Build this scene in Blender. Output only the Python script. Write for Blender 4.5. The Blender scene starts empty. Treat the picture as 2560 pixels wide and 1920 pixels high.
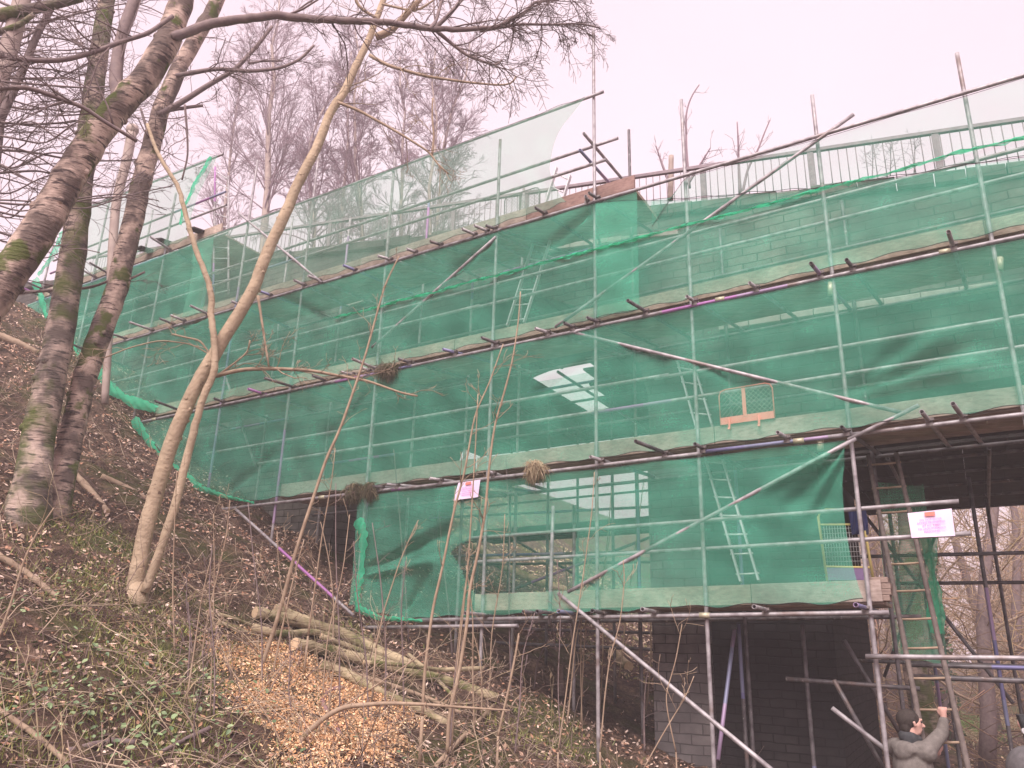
import bpy, math, random
import numpy as np
from mathutils import Matrix, Vector
rng = np.random.default_rng(7)
random.seed(7)
SC = bpy.context.scene
COL = SC.collection

# ------------------------------------------------------------------ camera, sky, sun
CZ = 3.1                                   # camera height above the valley floor
F, W0, H0 = 1934.0, 2560.0, 1920.0
PT, RO, YA, D = math.radians(18.22), math.radians(1.646), math.radians(-30.64), 9.2
fw = np.array([0, math.cos(PT), math.sin(PT)])
up0 = np.array([0, -math.sin(PT), math.cos(PT)])
rt0 = np.array([1.0, 0, 0])
RT = math.cos(RO) * rt0 + math.sin(RO) * up0
UP = -math.sin(RO) * rt0 + math.cos(RO) * up0
cam = bpy.data.objects.new('camera', bpy.data.cameras.new('camera'))
COL.objects.link(cam)
m = Matrix.Identity(4)
for i in range(3):
    m[i][0], m[i][1], m[i][2] = RT[i], UP[i], -fw[i]
m[2][3] = CZ
cam.matrix_world = m
cam.data.sensor_fit = 'HORIZONTAL'
cam.data.sensor_width = 36
cam.data.lens = 36 * F / W0
cam.data.clip_end = 2000
SC.camera = cam

w = bpy.data.worlds.new('World'); SC.world = w; w.use_nodes = True
nt = w.node_tree; nt.nodes.clear()
out = nt.nodes.new('ShaderNodeOutputWorld'); bg = nt.nodes.new('ShaderNodeBackground')
sky = nt.nodes.new('ShaderNodeTexSky'); sky.sky_type = 'NISHITA'; sky.sun_disc = False
SUN_EL, SUN_AZ = math.radians(48), math.radians(200)
sky.sun_elevation = SUN_EL; sky.sun_rotation = SUN_AZ
sky.air_density = 1.0; sky.dust_density = 4.0
hs = nt.nodes.new('ShaderNodeHueSaturation'); hs.inputs['Saturation'].default_value = 0.05
mx = nt.nodes.new('ShaderNodeMix'); mx.data_type = 'RGBA'; mx.inputs[0].default_value = 0.93
tc = nt.nodes.new('ShaderNodeTexCoord'); nz = nt.nodes.new('ShaderNodeTexNoise')
nz.inputs['Scale'].default_value = 1.6; nz.inputs['Detail'].default_value = 5
cr = nt.nodes.new('ShaderNodeValToRGB')
cr.color_ramp.elements[0].position = .3; cr.color_ramp.elements[0].color = (6.05, 4.5, 5.15, 1)
cr.color_ramp.elements[1].position = .75; cr.color_ramp.elements[1].color = (6.6, 5.5, 6.0, 1)
nt.links.new(tc.outputs['Generated'], nz.inputs['Vector'])
nt.links.new(nz.outputs[0], cr.inputs[0])
nt.links.new(sky.outputs[0], hs.inputs['Color'])
nt.links.new(hs.outputs[0], mx.inputs[6]); nt.links.new(cr.outputs[0], mx.inputs[7])
nt.links.new(mx.outputs[2], bg.inputs[0]); bg.inputs[1].default_value = 0.11
nt.links.new(bg.outputs[0], out.inputs[0])

sd = bpy.data.lights.new('sun', 'SUN'); sd.energy = 4.0; sd.angle = math.radians(40); sd.color = (1, .94, .89)
sun = bpy.data.objects.new('sun', sd); COL.objects.link(sun)
sun.rotation_euler = (math.radians(90) - SUN_EL, 0, math.radians(180) - SUN_AZ)
SC.view_settings.view_transform = 'Standard'; SC.view_settings.look = 'None'
SC.view_settings.exposure = 0.72; SC.view_settings.gamma = 1.0
SC.render.engine = 'CYCLES'
SC.cycles.transparent_max_bounces = 32
SC.cycles.max_bounces = 6; SC.cycles.diffuse_bounces = 4; SC.cycles.transmission_bounces = 4
SC.cycles.use_denoising = True
SC.cycles.volume_bounces = 2

# ------------------------------------------------------------------ frames
EV = np.array([math.cos(YA), math.sin(YA), 0.0])      # along the scaffold, to the right
NV = np.array([-math.sin(YA), math.cos(YA), 0.0])     # into the bridge
UV = np.array([0, 0, 1.0])
def P(s, t, z):                                       # scaffold frame -> world
    return EV * s + NV * (D + t) + UV * (z + CZ)
def ray(x, y): return fw + RT * (x - 1280) / F - UP * (y - 960) / F
def wl(x, y, t=0.0):                                  # photo pixel -> (s, z) on the plane t
    d = ray(x, y); q = d * (D + t) / (d @ NV); return float(q @ EV), float(q[2])
def wpt(x, y, t=0.0):
    s, z = wl(x, y, t); return P(s, t, z)
def at(x, y, Y):
    d = ray(x, y); q = d * Y / d[1]; return q + UV * CZ
def st(p): return float(p @ EV), float(p @ NV) - D
LV = [0.386, 2.30, 4.27, 6.23, 8.10]
def L(k, s): return LV[k] + 0.0253 * s

GS = np.array([-60, -40, -26, -18.55, -16.07, -14.26, -12, -10.46, -8.04, -5.8, -4.1, -2.75, -1, 1, 4, 10, 40, 90.])
GZ = np.array([13, 12, 9.6, 7.1, 5.35, 3.9, 2.35, 1.7, .22, -.62, -1.22, -1.75, -2.45, -2.95, -3.1, -3.1, -2.2, 0.])
def ground0(s, t):
    s = np.asarray(s, float); t = np.asarray(t, float)
    z = sum(np.interp(s + o, GS, GZ) for o in (-.9, -.45, 0, .45, .9)) / 5
    win = np.clip((s + 4.5) / 3.0, 0, 1) * np.clip((7 - s) / 4, 0, 1)
    z = z + 0.13 * np.clip(-t - 1, 0, 14) * win
    z = z + (np.clip(t - 12, 0, 15) * .05 + np.clip(t - 26, 0, 60) * .33) * np.clip((s + 2) / 8, 0, 1)
    return z
def ground(s, t):
    s = np.asarray(s, float); t = np.asarray(t, float)
    z = ground0(s, t)
    return z + .05*np.sin(1.9*s+.7*t) + .045*np.sin(2.7*t-1.1*s+1) + .03*np.sin(5.1*s+3.3*t) + .025*np.sin(6.3*t-4.2*s)
def gp(s, t, dz=0.0): return P(s, t, float(ground(s, t)) + dz)
def ghit(x, y, Y0=2.5, Y1=45):                        # where a photo pixel meets the ground
    for Y in np.arange(Y0, Y1, .05):
        q = at(x, y, Y); s, t = st(q)
        if q[2] - CZ < float(ground(s, t)): return q
    return at(x, y, Y1)

# ------------------------------------------------------------------ mesh builder
class MB:
    def __init__(s): s.V = []; s.Fc = []; s.M = []; s.C = []; s.T = []; s.S = []; s.n = 0; s.bat = {}
    def add(s, V, Fc, mi=0, col=(1, 1, 1), tl=None, smooth=False):
        V = np.asarray(V, float); k = len(V)
        s.V.append(V)
        for f in Fc: s.Fc.append([i + s.n for i in f])
        s.M += [mi] * len(Fc); s.S += [smooth] * len(Fc)
        c = np.asarray(col, float); c = np.tile(c, (k, 1)) if c.ndim == 1 else c
        s.C.append(c); s.T.append(np.zeros(k) if tl is None else np.asarray(tl, float)); s.n += k
    def tube(s, pts, r, n=6, mi=0, col=(1, 1, 1), seed=None):
        pts = np.asarray(pts, float); k = len(pts)
        r = np.full(k, r) if np.isscalar(r) else np.asarray(r, float)
        s.bat.setdefault((k, n, mi), []).append((pts, r, col, rng.random() * 50 if seed is None else seed))
    def flush(s):
        for (k, n, mi), L_ in s.bat.items():
            N = len(L_)
            Pn = np.stack([a[0] for a in L_]); R = np.stack([a[1] for a in L_])
            cols = np.array([a[2] for a in L_], float); sd_ = np.array([a[3] for a in L_])
            T = np.empty_like(Pn); T[:, 1:-1] = Pn[:, 2:] - Pn[:, :-2]
            T[:, 0] = Pn[:, 1] - Pn[:, 0]; T[:, -1] = Pn[:, -1] - Pn[:, -2]
            T /= np.linalg.norm(T, axis=2, keepdims=True) + 1e-9
            mean = Pn[:, -1] - Pn[:, 0]
            ref = np.where((np.abs(mean[:, 2]) > .75 * np.linalg.norm(mean, axis=1))[:, None], [1.0, .13, 0], [.05, .02, 1.0])
            A = np.cross(T, ref[:, None, :]); A /= np.linalg.norm(A, axis=2, keepdims=True) + 1e-9
            B = np.cross(T, A)
            th = np.arange(n) * 2 * math.pi / n
            ring = (A[:, :, None, :] * np.cos(th)[None, None, :, None] + B[:, :, None, :] * np.sin(th)[None, None, :, None])
            V = Pn[:, :, None, :] + ring * R[:, :, None, None]
            seg = np.zeros((N, k)); seg[:, 1:] = np.cumsum(np.linalg.norm(np.diff(Pn, axis=1), axis=2), axis=1)
            tl = np.repeat((seg + sd_[:, None] * 10)[:, :, None], n, axis=2)
            idx = np.arange(N * k * n).reshape(N, k, n) + s.n
            a = idx[:, :-1, :]; b = np.roll(a, -1, axis=2); d = idx[:, 1:, :]; c = np.roll(d, -1, axis=2)
            q = np.stack([a, b, c, d], -1).reshape(-1, 4)
            s.Fc += q.tolist(); nf = len(q)
            caps = idx[:, 0, ::-1].tolist() + idx[:, -1, :].tolist()
            s.Fc += caps; s.M += [mi] * (nf + len(caps)); s.S += [True] * nf + [False] * len(caps)
            s.V.append(V.reshape(-1, 3)); s.C.append(np.repeat(cols, k * n, axis=0)); s.T.append(tl.reshape(-1)); s.n += N * k * n
        s.bat = {}
    def pipe(s, a, b, r=.0242, n=12, mi=0, mi2=None, col=(1, 1, 1)):   # hollow scaffold tube with open ends
        a = np.asarray(a, float); b = np.asarray(b, float); d = b - a; ln = np.linalg.norm(d); d /= ln
        seed = rng.random() * 500
        k = max(2, int(ln / .4))
        ref = np.array([0, 0, 1.0]) if abs(d[2]) < .9 else np.array([1.0, 0, 0])
        A = np.cross(d, ref); A /= np.linalg.norm(A); B = np.cross(d, A)
        th = np.arange(n) * 2 * math.pi / n
        ring = np.cos(th)[:, None] * A + np.sin(th)[:, None] * B
        ts = np.linspace(0, ln, k + 1)
        V = [a + d * (min(.09, ln*.3)) + ring * r * .8, a + ring * r * .82] + [a + d * x + ring * r for x in ts] + [b + ring * r * .82, b - d * min(.09, ln*.3) + ring * r * .8]
        T = [0, 0] + list(ts) + [ln, ln]
        Fc = []
        for i in range(len(V) - 1):
            for j in range(n):
                jj = (j + 1) % n; Fc.append((i*n+j, i*n+jj, (i+1)*n+jj, (i+1)*n+j))
        Fc.append(tuple(range(n))[::-1]); Fc.append(tuple((len(V)-1)*n + j for j in range(n)))
        s.add(np.concatenate(V), Fc, mi, col, np.repeat(np.array(T), n) + seed, True)
    def box(s, c, ax, h, mi=0, col=(1, 1, 1)):        # centre, three axes, half sizes
        c = np.asarray(c, float); a, b, d = [np.asarray(ax[i], float) * h[i] for i in range(3)]
        V = [c + x*a + y*b + z*d for x in (-1, 1) for y in (-1, 1) for z in (-1, 1)]
        s.add(V, [(0,1,3,2),(4,6,7,5),(0,4,5,1),(2,3,7,6),(0,2,6,4),(1,5,7,3)], mi, col)
    def bev(s, c, ax, h, bv=.006, mi=0, col=(1, 1, 1)):   # box with chamfered long edges (along axis 0)
        c = np.asarray(c, float); a, b, d = [np.asarray(x, float) for x in ax]
        y, z = h[1], h[2]
        prof = [(-y+bv,-z),(y-bv,-z),(y,-z+bv),(y,z-bv),(y-bv,z),(-y+bv,z),(-y,z-bv),(-y,-z+bv)]
        V = [c + sx*a*h[0] + p*b + q*d for sx in (-1, 1) for p, q in prof]
        Fc = [tuple(range(8))[::-1], tuple(range(8, 16))] + [(i, (i+1) % 8, 8+(i+1) % 8, 8+i) for i in range(8)]
        s.add(V, Fc, mi, col)
    def grid(s, G, mi=0, col=(1, 1, 1), smooth=True, flip=False):
        G = np.asarray(G, float); a, b = G.shape[:2]
        idx = np.arange(a*b).reshape(a, b)
        q = np.stack([idx[:-1,:-1], idx[1:,:-1], idx[1:,1:], idx[:-1,1:]], -1).reshape(-1, 4)
        if flip: q = q[:, ::-1]
        s.add(G.reshape(-1, 3), q.tolist(), mi, col, None, smooth)
    def ell(s, c, r, ax=None, nu=10, nv=8, mi=0, col=(1,1,1)):
        ax = np.eye(3) if ax is None else np.asarray(ax)
        V = []; 
        for i in range(nv+1):
            ph = math.pi*i/nv
            for j in range(nu):
                th = 2*math.pi*j/nu
                q = np.array([math.sin(ph)*math.cos(th)*r[0], math.sin(ph)*math.sin(th)*r[1], math.cos(ph)*r[2]])
                V.append(np.asarray(c) + q @ ax)
        Fc = [(i*nu+j, (i+1)*nu+j, (i+1)*nu+(j+1)%nu, i*nu+(j+1)%nu) for i in range(nv) for j in range(nu)]
        s.add(V, Fc, mi, col, None, True)
    def build(s, name, mats, parent=None, smooth=None):
        s.flush()
        V = np.concatenate(s.V) if s.V else np.zeros((0, 3))
        if parent is not None: V = V - np.array(parent.location)
        me = bpy.data.meshes.new(name)
        lens = np.array([len(f) for f in s.Fc], np.int32)
        flat = np.fromiter((i for f in s.Fc for i in f), np.int32, int(lens.sum()))
        me.vertices.add(len(V)); me.vertices.foreach_set('co', V.astype(np.float32).ravel())
        me.loops.add(len(flat)); me.loops.foreach_set('vertex_index', flat)
        me.polygons.add(len(lens))
        me.polygons.foreach_set('loop_start', np.concatenate([[0], np.cumsum(lens)[:-1]]).astype(np.int32))
        me.polygons.foreach_set('loop_total', lens)
        me.polygons.foreach_set('material_index', np.array(s.M, np.int32))
        me.polygons.foreach_set('use_smooth', np.array(s.S, bool) if smooth is None else np.full(len(lens), smooth))
        ca = me.attributes.new('col', 'FLOAT_COLOR', 'POINT')
        ca.data.foreach_set('color', np.hstack([np.concatenate(s.C), np.ones((len(V), 1))]).astype(np.float32).ravel())
        ta = me.attributes.new('tl', 'FLOAT', 'POINT'); ta.data.foreach_set('value', np.concatenate(s.T).astype(np.float32))
        for mm in (mats if isinstance(mats, (list, tuple)) else [mats]): me.materials.append(mm)
        me.update(calc_edges=True); me.validate()
        o = bpy.data.objects.new(name, me); COL.objects.link(o)
        if parent is not None: o.parent = parent
        return o

def tag(o, label, cat, group=None, kind=None):
    if label: o['label'] = label
    if cat: o['category'] = cat
    if group: o['group'] = group
    if kind: o['kind'] = kind
    return o
def thing(name, loc, label, cat, group=None):
    o = bpy.data.objects.new(name, None); COL.objects.link(o); o.location = Vector([float(v) for v in loc]); o.empty_display_size = .2
    return tag(o, label, cat, group)
def lone(name, mb, mats, loc, label, cat, group=None, kind=None):  # one-mesh thing with its origin at its base
    class _L: pass
    e = _L(); e.location = loc
    me_o = MB.build.__get__(mb)(name, mats, None)
    co = np.empty(len(me_o.data.vertices) * 3, np.float32); me_o.data.vertices.foreach_get('co', co)
    co = co.reshape(-1, 3) - np.asarray(loc, np.float32); me_o.data.vertices.foreach_set('co', co.ravel()); me_o.data.update()
    me_o.location = Vector([float(v) for v in loc])
    return tag(me_o, label, cat, group, kind)

# ------------------------------------------------------------------ materials
def mat(name, rough=.8, spec=.3):
    mm = bpy.data.materials.new(name); mm.use_nodes = True
    b = mm.node_tree.nodes['Principled BSDF']; b.inputs['Roughness'].default_value = rough
    b.inputs['Specular IOR Level'].default_value = spec
    return mm, mm.node_tree, b
def nd(t, typ, **kw):
    n = t.nodes.new(typ)
    for k, v in kw.items():
        if k in n.inputs: n.inputs[k].default_value = v
        else: setattr(n, k, v)
    return n
def ramp(t, src, stops, interp='LINEAR'):
    r = t.nodes.new('ShaderNodeValToRGB'); r.color_ramp.interpolation = interp
    e = r.color_ramp.elements
    while len(e) < len(stops): e.new(.5)
    for i, (p, c) in enumerate(stops): e[i].position = p; e[i].color = (*c, 1)
    t.links.new(src, r.inputs[0]); return r.outputs[0]
def noise(t, scale, detail=4, vec=None, rough=.55, typ='ShaderNodeTexNoise'):
    n = nd(t, typ, Scale=scale); 
    if 'Detail' in n.inputs: n.inputs['Detail'].default_value = detail
    if 'Roughness' in n.inputs: n.inputs['Roughness'].default_value = rough
    if vec is None: vec = nd(t, 'ShaderNodeNewGeometry').outputs['Position']
    t.links.new(vec, n.inputs['Vector']); return n.outputs[0]
def mixc(t, f, a, b, blend='MIX'):
    n = t.nodes.new('ShaderNodeMix'); n.data_type = 'RGBA'; n.blend_type = blend
    for i, v in ((0, f), (6, a), (7, b)):
        if isinstance(v, (int, float)): n.inputs[i].default_value = v
        elif isinstance(v, tuple): n.inputs[i].default_value = (*v, 1)
        else: t.links.new(v, n.inputs[i])
    return n.outputs[2]
def math_(t, op, a, b=None):
    n = t.nodes.new('ShaderNodeMath'); n.operation = op
    for i, v in ((0, a), (1, b)):
        if v is None: continue
        if isinstance(v, (int, float)): n.inputs[i].default_value = v
        else: t.links.new(v, n.inputs[i])
    return n.outputs[0]
def attr(t, name, o='Color'):
    a = t.nodes.new('ShaderNodeAttribute'); a.attribute_name = name; return a.outputs[o]
def bump(t, b, h, strength=.4, dist=.02):
    n = t.nodes.new('ShaderNodeBump'); n.inputs['Strength'].default_value = strength; n.inputs['Distance'].default_value = dist
    t.links.new(h, n.inputs['Height']); t.links.new(n.outputs[0], b.inputs['Normal'])
def setc(t, b, c): t.links.new(c, b.inputs['Base Color'])

def mk_steel(name, base, dark, bands):
    mm, t, b = mat(name, .5, .4)
    c = ramp(t, noise(t, 9, 5), [(.35, dark), (.62, base)])
    c = mixc(t, math_(t, 'MULTIPLY', ramp(t, noise(t, 3.1, 6), [(.56, (0, 0, 0)), (.66, (1, 1, 1))]), .6), c, (.17, .105, .085))
    c = mixc(t, math_(t, 'MULTIPLY', ramp(t, noise(t, 17, 3), [(.66, (0, 0, 0)), (.7, (1, 1, 1))]), .5), c, (.52, .48, .47))
    if bands:
        tl = attr(t, 'tl', 'Fac')
        seg = math_(t, 'FLOOR', math_(t, 'MULTIPLY', tl, 1.45))
        wn = t.nodes.new('ShaderNodeTexWhiteNoise'); wn.noise_dimensions = '1D'; t.links.new(seg, wn.inputs['W'])
        pc = ramp(t, wn.outputs['Value'], [(0, (.40, .14, .40)), (.34, (.16, .15, .31)), (.6, (.34, .23, .38)), (.8, (.2, .21, .34))], 'CONSTANT')
        wn2 = t.nodes.new('ShaderNodeTexWhiteNoise'); wn2.noise_dimensions = '1D'
        t.links.new(math_(t, 'FLOOR', math_(t, 'MULTIPLY', tl, .62)), wn2.inputs['W'])
        f = math_(t, 'MULTIPLY', math_(t, 'GREATER_THAN', wn2.outputs['Value'], 1 - bands), .85)
        c = mixc(t, f, c, pc)
    setc(t, b, c); b.inputs['Metallic'].default_value = .25
    bump(t, b, noise(t, 60, 3), .15, .004)
    return mm
STEEL = mk_steel('galvanised_tube', (.42, .38, .395), (.22, .187, .2), .11)
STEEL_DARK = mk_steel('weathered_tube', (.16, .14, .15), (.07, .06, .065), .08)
def simple(name, c0, c1, scale=8, rough=.8, bmp=.2, spec=.25, metal=0):
    mm, t, b = mat(name, rough, spec)
    setc(t, b, ramp(t, noise(t, scale, 6), [(.3, c0), (.7, c1)])); b.inputs['Metallic'].default_value = metal
    bump(t, b, noise(t, scale * 5, 4), bmp, .01); return mm
STEEL_PLAIN = mk_steel('plain_tube', (.42, .38, .395), (.22, .187, .2), 0)
COUPLER = simple('coupler_steel', (.13, .11, .11), (.26, .22, .21), 30, .6, .2, .4, .3)
ALLOY = simple('alloy', (.5, .48, .5), (.7, .67, .68), 20, .4, .1, .4, .3)
def mk_wood(name, c0, c1, c2):
    mm, t, b = mat(name, .85, .2)
    g = t.nodes.new('ShaderNodeNewGeometry')
    mp = nd(t, 'ShaderNodeMapping'); mp.inputs['Rotation'].default_value = (0, 0, -YA); mp.inputs['Scale'].default_value = (1.2, 14, 22)
    t.links.new(g.outputs['Position'], mp.inputs['Vector'])
    c = ramp(t, noise(t, 1.6, 7, mp.outputs[0], .65), [(.28, c0), (.5, c1), (.72, c2)])
    st_ = ramp(t, noise(t, 2.3, 5), [(.4, (.45, .43, .42)), (.62, (1, 1, 1))])
    c = mixc(t, 1.0, mixc(t, .6, c, st_, 'MULTIPLY'), attr(t, 'col'), 'MULTIPLY')
    setc(t, b, c); bump(t, b, noise(t, 4, 6, mp.outputs[0]), .3, .006); return mm
WOOD = mk_wood('scaffold_board', (.27, .205, .175), (.42, .325, .28), (.54, .44, .385))
WOOD_RED = mk_wood('reddish_board', (.2, .12, .11), (.32, .2, .18), (.4, .27, .245))
WOOD_DARK = mk_wood('shade_dark_board', (.03, .026, .026), (.055, .047, .046), (.09, .078, .074))  # wood darkened to carry the shade under the decks; reused for loose boards

def mk_net(name, cover, front, back, weave=.12):
    mm = bpy.data.materials.new(name); mm.use_nodes = True; t = mm.node_tree; t.nodes.clear()
    o = t.nodes.new('ShaderNodeOutputMaterial'); ms = t.nodes.new('ShaderNodeMixShader')
    tr = nd(t, 'ShaderNodeBsdfTransparent'); ad = t.nodes.new('ShaderNodeMixShader'); ad.inputs[0].default_value = .42
    df = nd(t, 'ShaderNodeBsdfDiffuse'); tl = nd(t, 'ShaderNodeBsdfTranslucent')
    n1 = noise(t, 2.2, 3); n2 = noise(t, 130, 1)
    g = t.nodes.new('ShaderNodeNewGeometry')
    mp = nd(t, 'ShaderNodeMapping'); mp.inputs['Rotation'].default_value = (0, 0, -YA); mp.inputs['Scale'].default_value = (.8, 1, 30)
    t.links.new(g.outputs['Position'], mp.inputs['Vector'])
    n3 = noise(t, 1.3, 4, mp.outputs[0])
    fac = math_(t, 'ADD', math_(t, 'ADD', math_(t, 'ADD', cover - weave * 1.25, math_(t, 'MULTIPLY', n1, weave)), math_(t, 'MULTIPLY', n3, weave * .5)), math_(t, 'MULTIPLY', n2, weave))
    cl = t.nodes.new('ShaderNodeClamp'); t.links.new(fac, cl.inputs[0])
    t.links.new(ramp(t, n1, [(.3, tuple(v * .85 for v in front)), (.7, tuple(min(1, v * 1.12) for v in front))]), df.inputs[0])
    tl.inputs[0].default_value = (*back, 1)
    t.links.new(df.outputs[0], ad.inputs[1]); t.links.new(tl.outputs[0], ad.inputs[2])
    t.links.new(cl.outputs[0], ms.inputs[0]); t.links.new(tr.outputs[0], ms.inputs[1]); t.links.new(ad.outputs[0], ms.inputs[2])
    t.links.new(ms.outputs[0], o.inputs[0]); return mm
NET = mk_net('green_debris_net', .385, (.175, .68, .475), (.15, .72, .49))
NET_EDGE = mk_net('doubled_and_lit_net_edge', .62, (.09, .62, .37), (.1, .85, .5), .35)
NET_PALE = mk_net('thin_net', .36, (.26, .56, .42), (.36, .66, .5), .06)
NET_REAR = mk_net('rear_net', .40, (.2, .62, .42), (.3, .9, .6))
NET_WORN = mk_net('worn_net', .15, (.15, .6, .43), (.2, .66, .5), .05)
NET_FINE = mk_net('very_thin_net', .22, (.14, .62, .44), (.3, .7, .55), .05)

def mk_brick(name, tone, soot, bw=.42, bh=.13):
    mm, t, b = mat(name, .92, .15)
    g = t.nodes.new('ShaderNodeNewGeometry')
    sep = []
    for v in (EV + NV, UV):
        dt = t.nodes.new('ShaderNodeVectorMath'); dt.operation = 'DOT_PRODUCT'
        t.links.new(g.outputs['Position'], dt.inputs[0]); dt.inputs[1].default_value = tuple(v); sep.append(dt.outputs['Value'])
    cx = t.nodes.new('ShaderNodeCombineXYZ'); t.links.new(sep[0], cx.inputs[0]); t.links.new(sep[1], cx.inputs[1])
    wob = t.nodes.new('ShaderNodeVectorMath'); wob.operation = 'MULTIPLY_ADD'
    nn = t.nodes.new('ShaderNodeTexNoise'); nn.inputs['Scale'].default_value = 3; t.links.new(g.outputs['Position'], nn.inputs['Vector'])
    t.links.new(nn.outputs['Color'], wob.inputs[0]); wob.inputs[1].default_value = (.06, .05, 0); t.links.new(cx.outputs[0], wob.inputs[2])
    br = nd(t, 'ShaderNodeTexBrick'); t.links.new(wob.outputs[0], br.inputs['Vector'])
    br.inputs['Scale'].default_value = 1; br.inputs['Brick Width'].default_value = bw; br.inputs['Row Height'].default_value = bh
    br.inputs['Mortar Size'].default_value = .009; br.inputs['Mortar Smooth'].default_value = .3; br.inputs['Bias'].default_value = -.2
    br.inputs['Color1'].default_value = (*[v * .72 for v in tone], 1); br.inputs['Color2'].default_value = (*[v * 1.2 for v in tone], 1)
    br.inputs['Mortar'].default_value = (*[v * .22 for v in tone], 1)
    c = mixc(t, .55, br.outputs['Color'], ramp(t, noise(t, 6, 8), [(.3, (.25, .23, .23)), (.7, (1.2, 1.15, 1.1))]), 'MULTIPLY')
    c = mixc(t, ramp(t, noise(t, .7, 5), [(.38, (0, 0, 0)), (.66, (1, 1, 1))]), c, soot)
    setc(t, b, c)
    hgt = mixc(t, .3, br.outputs['Fac'], noise(t, 14, 6))
    n = t.nodes.new('ShaderNodeBump'); n.invert = True; n.inputs['Strength'].default_value = .7; n.inputs['Distance'].default_value = .03
    t.links.new(hgt, n.inputs['Height']); t.links.new(n.outputs[0], b.inputs['Normal']); return mm
BRICK = mk_brick('sooty_stone', (.19, .168, .155), (.06, .053, .052))
BRICK_PIER = mk_brick('pier_brick', (.24, .21, .208), (.10, .087, .09), .3, .12)
BRICK_DARK = mk_brick('black_brick', (.035, .03, .032), (.016, .014, .016), .3, .1)  # much darker brick than the pilaster

def mk_bark(name, c0, c1, mark, markamt, moss, mscale=(5, 5, 26)):
    mm, t, b = mat(name, .9, .15)
    g = t.nodes.new('ShaderNodeNewGeometry')
    mp = nd(t, 'ShaderNodeMapping'); mp.inputs['Scale'].default_value = mscale; t.links.new(g.outputs['Position'], mp.inputs['Vector'])
    base = ramp(t, noise(t, 7, 6), [(.3, c0), (.7, c1)])
    mk = ramp(t, noise(t, 1, 5, mp.outputs[0], .6), [(markamt, (0, 0, 0)), (markamt + .07, (1, 1, 1))])
    big = ramp(t, noise(t, 3.2, 4), [(.42, (0, 0, 0)), (.56, (1, 1, 1))])
    c = mixc(t, mk, base, mark)
    c = mixc(t, math_(t, 'MULTIPLY', big, (.8 if markamt < .56 else .25)), c, tuple(v * .8 for v in mark))
    if moss:
        c = mixc(t, math_(t, 'MULTIPLY', ramp(t, noise(t, 2.4, 6), [(.52 - moss * .1, (0, 0, 0)), (.62, (1, 1, 1))]), .85), c, (.075, .095, .02))
    setc(t, b, c); bump(t, b, noise(t, 1.6, 7, mp.outputs[0]), .7, .03); return mm
BIRCH = mk_bark('old_birch_bark', (.40, .29, .245), (.60, .44, .37), (.085, .06, .058), .54, -.5)
BIRCH_MOSS = mk_bark('mossy_birch_bark', (.32, .24, .205), (.46, .34, .29), (.08, .062, .058), .53, .7)
ALDER = mk_bark('pale_smooth_bark', (.43, .318, .22), (.55, .42, .30), (.19, .13, .095), .63, 0, (11, 11, 15))
TWIG = simple('twig_bark', (.15, .105, .11), (.24, .175, .165), 14)
TWIG_PURPLE = simple('far_twig_bark', (.21, .14, .17), (.30, .215, .24), 3)
TWIG_TAN = simple('tan_stem', (.25, .17, .12), (.40, .29, .21), 10)
FARBARK = simple('far_trunk', (.30, .22, .2), (.42, .33, .29), 4)
LOGBARK = mk_bark('log_bark', (.36, .28, .18), (.52, .41, .27), (.12, .09, .06), .62, .35)
LOGEND = simple('sawn_end', (.55, .38, .24), (.66, .48, .32), 40)
def mk_attr(name, rough=.8, trans=0.0, spec=.25):
    mm, t, b = mat(name, rough, spec)
    setc(t, b, mixc(t, .5, attr(t, 'col'), ramp(t, noise(t, 18, 4), [(.3, (.55, .55, .55)), (.7, (1.25, 1.25, 1.25))]), 'MULTIPLY'))
    return mm
LITTER = mk_attr('leaf_surface', .75)
CHIP = mk_attr('chip_surface', .85)
GREENLEAF = mk_attr('green_leaf', .5, 0, .4)

def mk_ground():
    mm, t, b = mat('woodland_floor', .95, .1)
    c = ramp(t, noise(t, 5, 9, None, .7), [(.3, (.035, .024, .02)), (.48, (.11, .07, .056)), (.62, (.22, .145, .112)), (.75, (.32, .22, .17))])
    c2 = ramp(t, noise(t, 26, 6, None, .7), [(.35, (.35, .33, .33)), (.6, (1.15, 1.1, 1.05))])
    c = mixc(t, .8, c, c2, 'MULTIPLY')
    c = mixc(t, math_(t, 'MULTIPLY', ramp(t, noise(t, .9, 6), [(.5, (0, 0, 0)), (.64, (1, 1, 1))]), .7), c, (.085, .1, .03))
    setc(t, b, c); bump(t, b, noise(t, 22, 8, None, .7), 1.0, .06); return mm
GROUND = mk_ground()

# ------------------------------------------------------------------ ground
def axis(a, b, fine0, fine1, h, g=1.25):
    v = list(np.arange(fine0, fine1, h)); st_ = h
    x = fine0
    while x > a: st_ *= g; x -= st_; v.insert(0, x)
    x = v[-1]; st_ = h
    while x < b: st_ *= g; x += st_; v.append(x)
    return np.array(v)
sa, ta = axis(-60, 62, -20, 6, .16), axis(-28, 95, -9, 7, .16)
Sg, Tg = np.meshgrid(sa, ta, indexing='ij')
Zg = ground(Sg, Tg)
near = np.clip(1 - np.maximum(np.abs(Sg + 7) - 13, 0) / 6, 0, 1) * np.clip(1 - np.maximum(np.abs(Tg) - 9, 0) / 6, 0, 1)
Zg = Zg + near * .03 * rng.standard_normal(Zg.shape)
G = Sg[..., None] * EV + (Tg[..., None] + D) * NV + (Zg[..., None] + CZ) * UV
gm = MB(); gm.grid(G, flip=False)
tag(gm.build('ground', GROUND), 'leaf covered valley side under the scaffold', 'ground', kind='structure')

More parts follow.
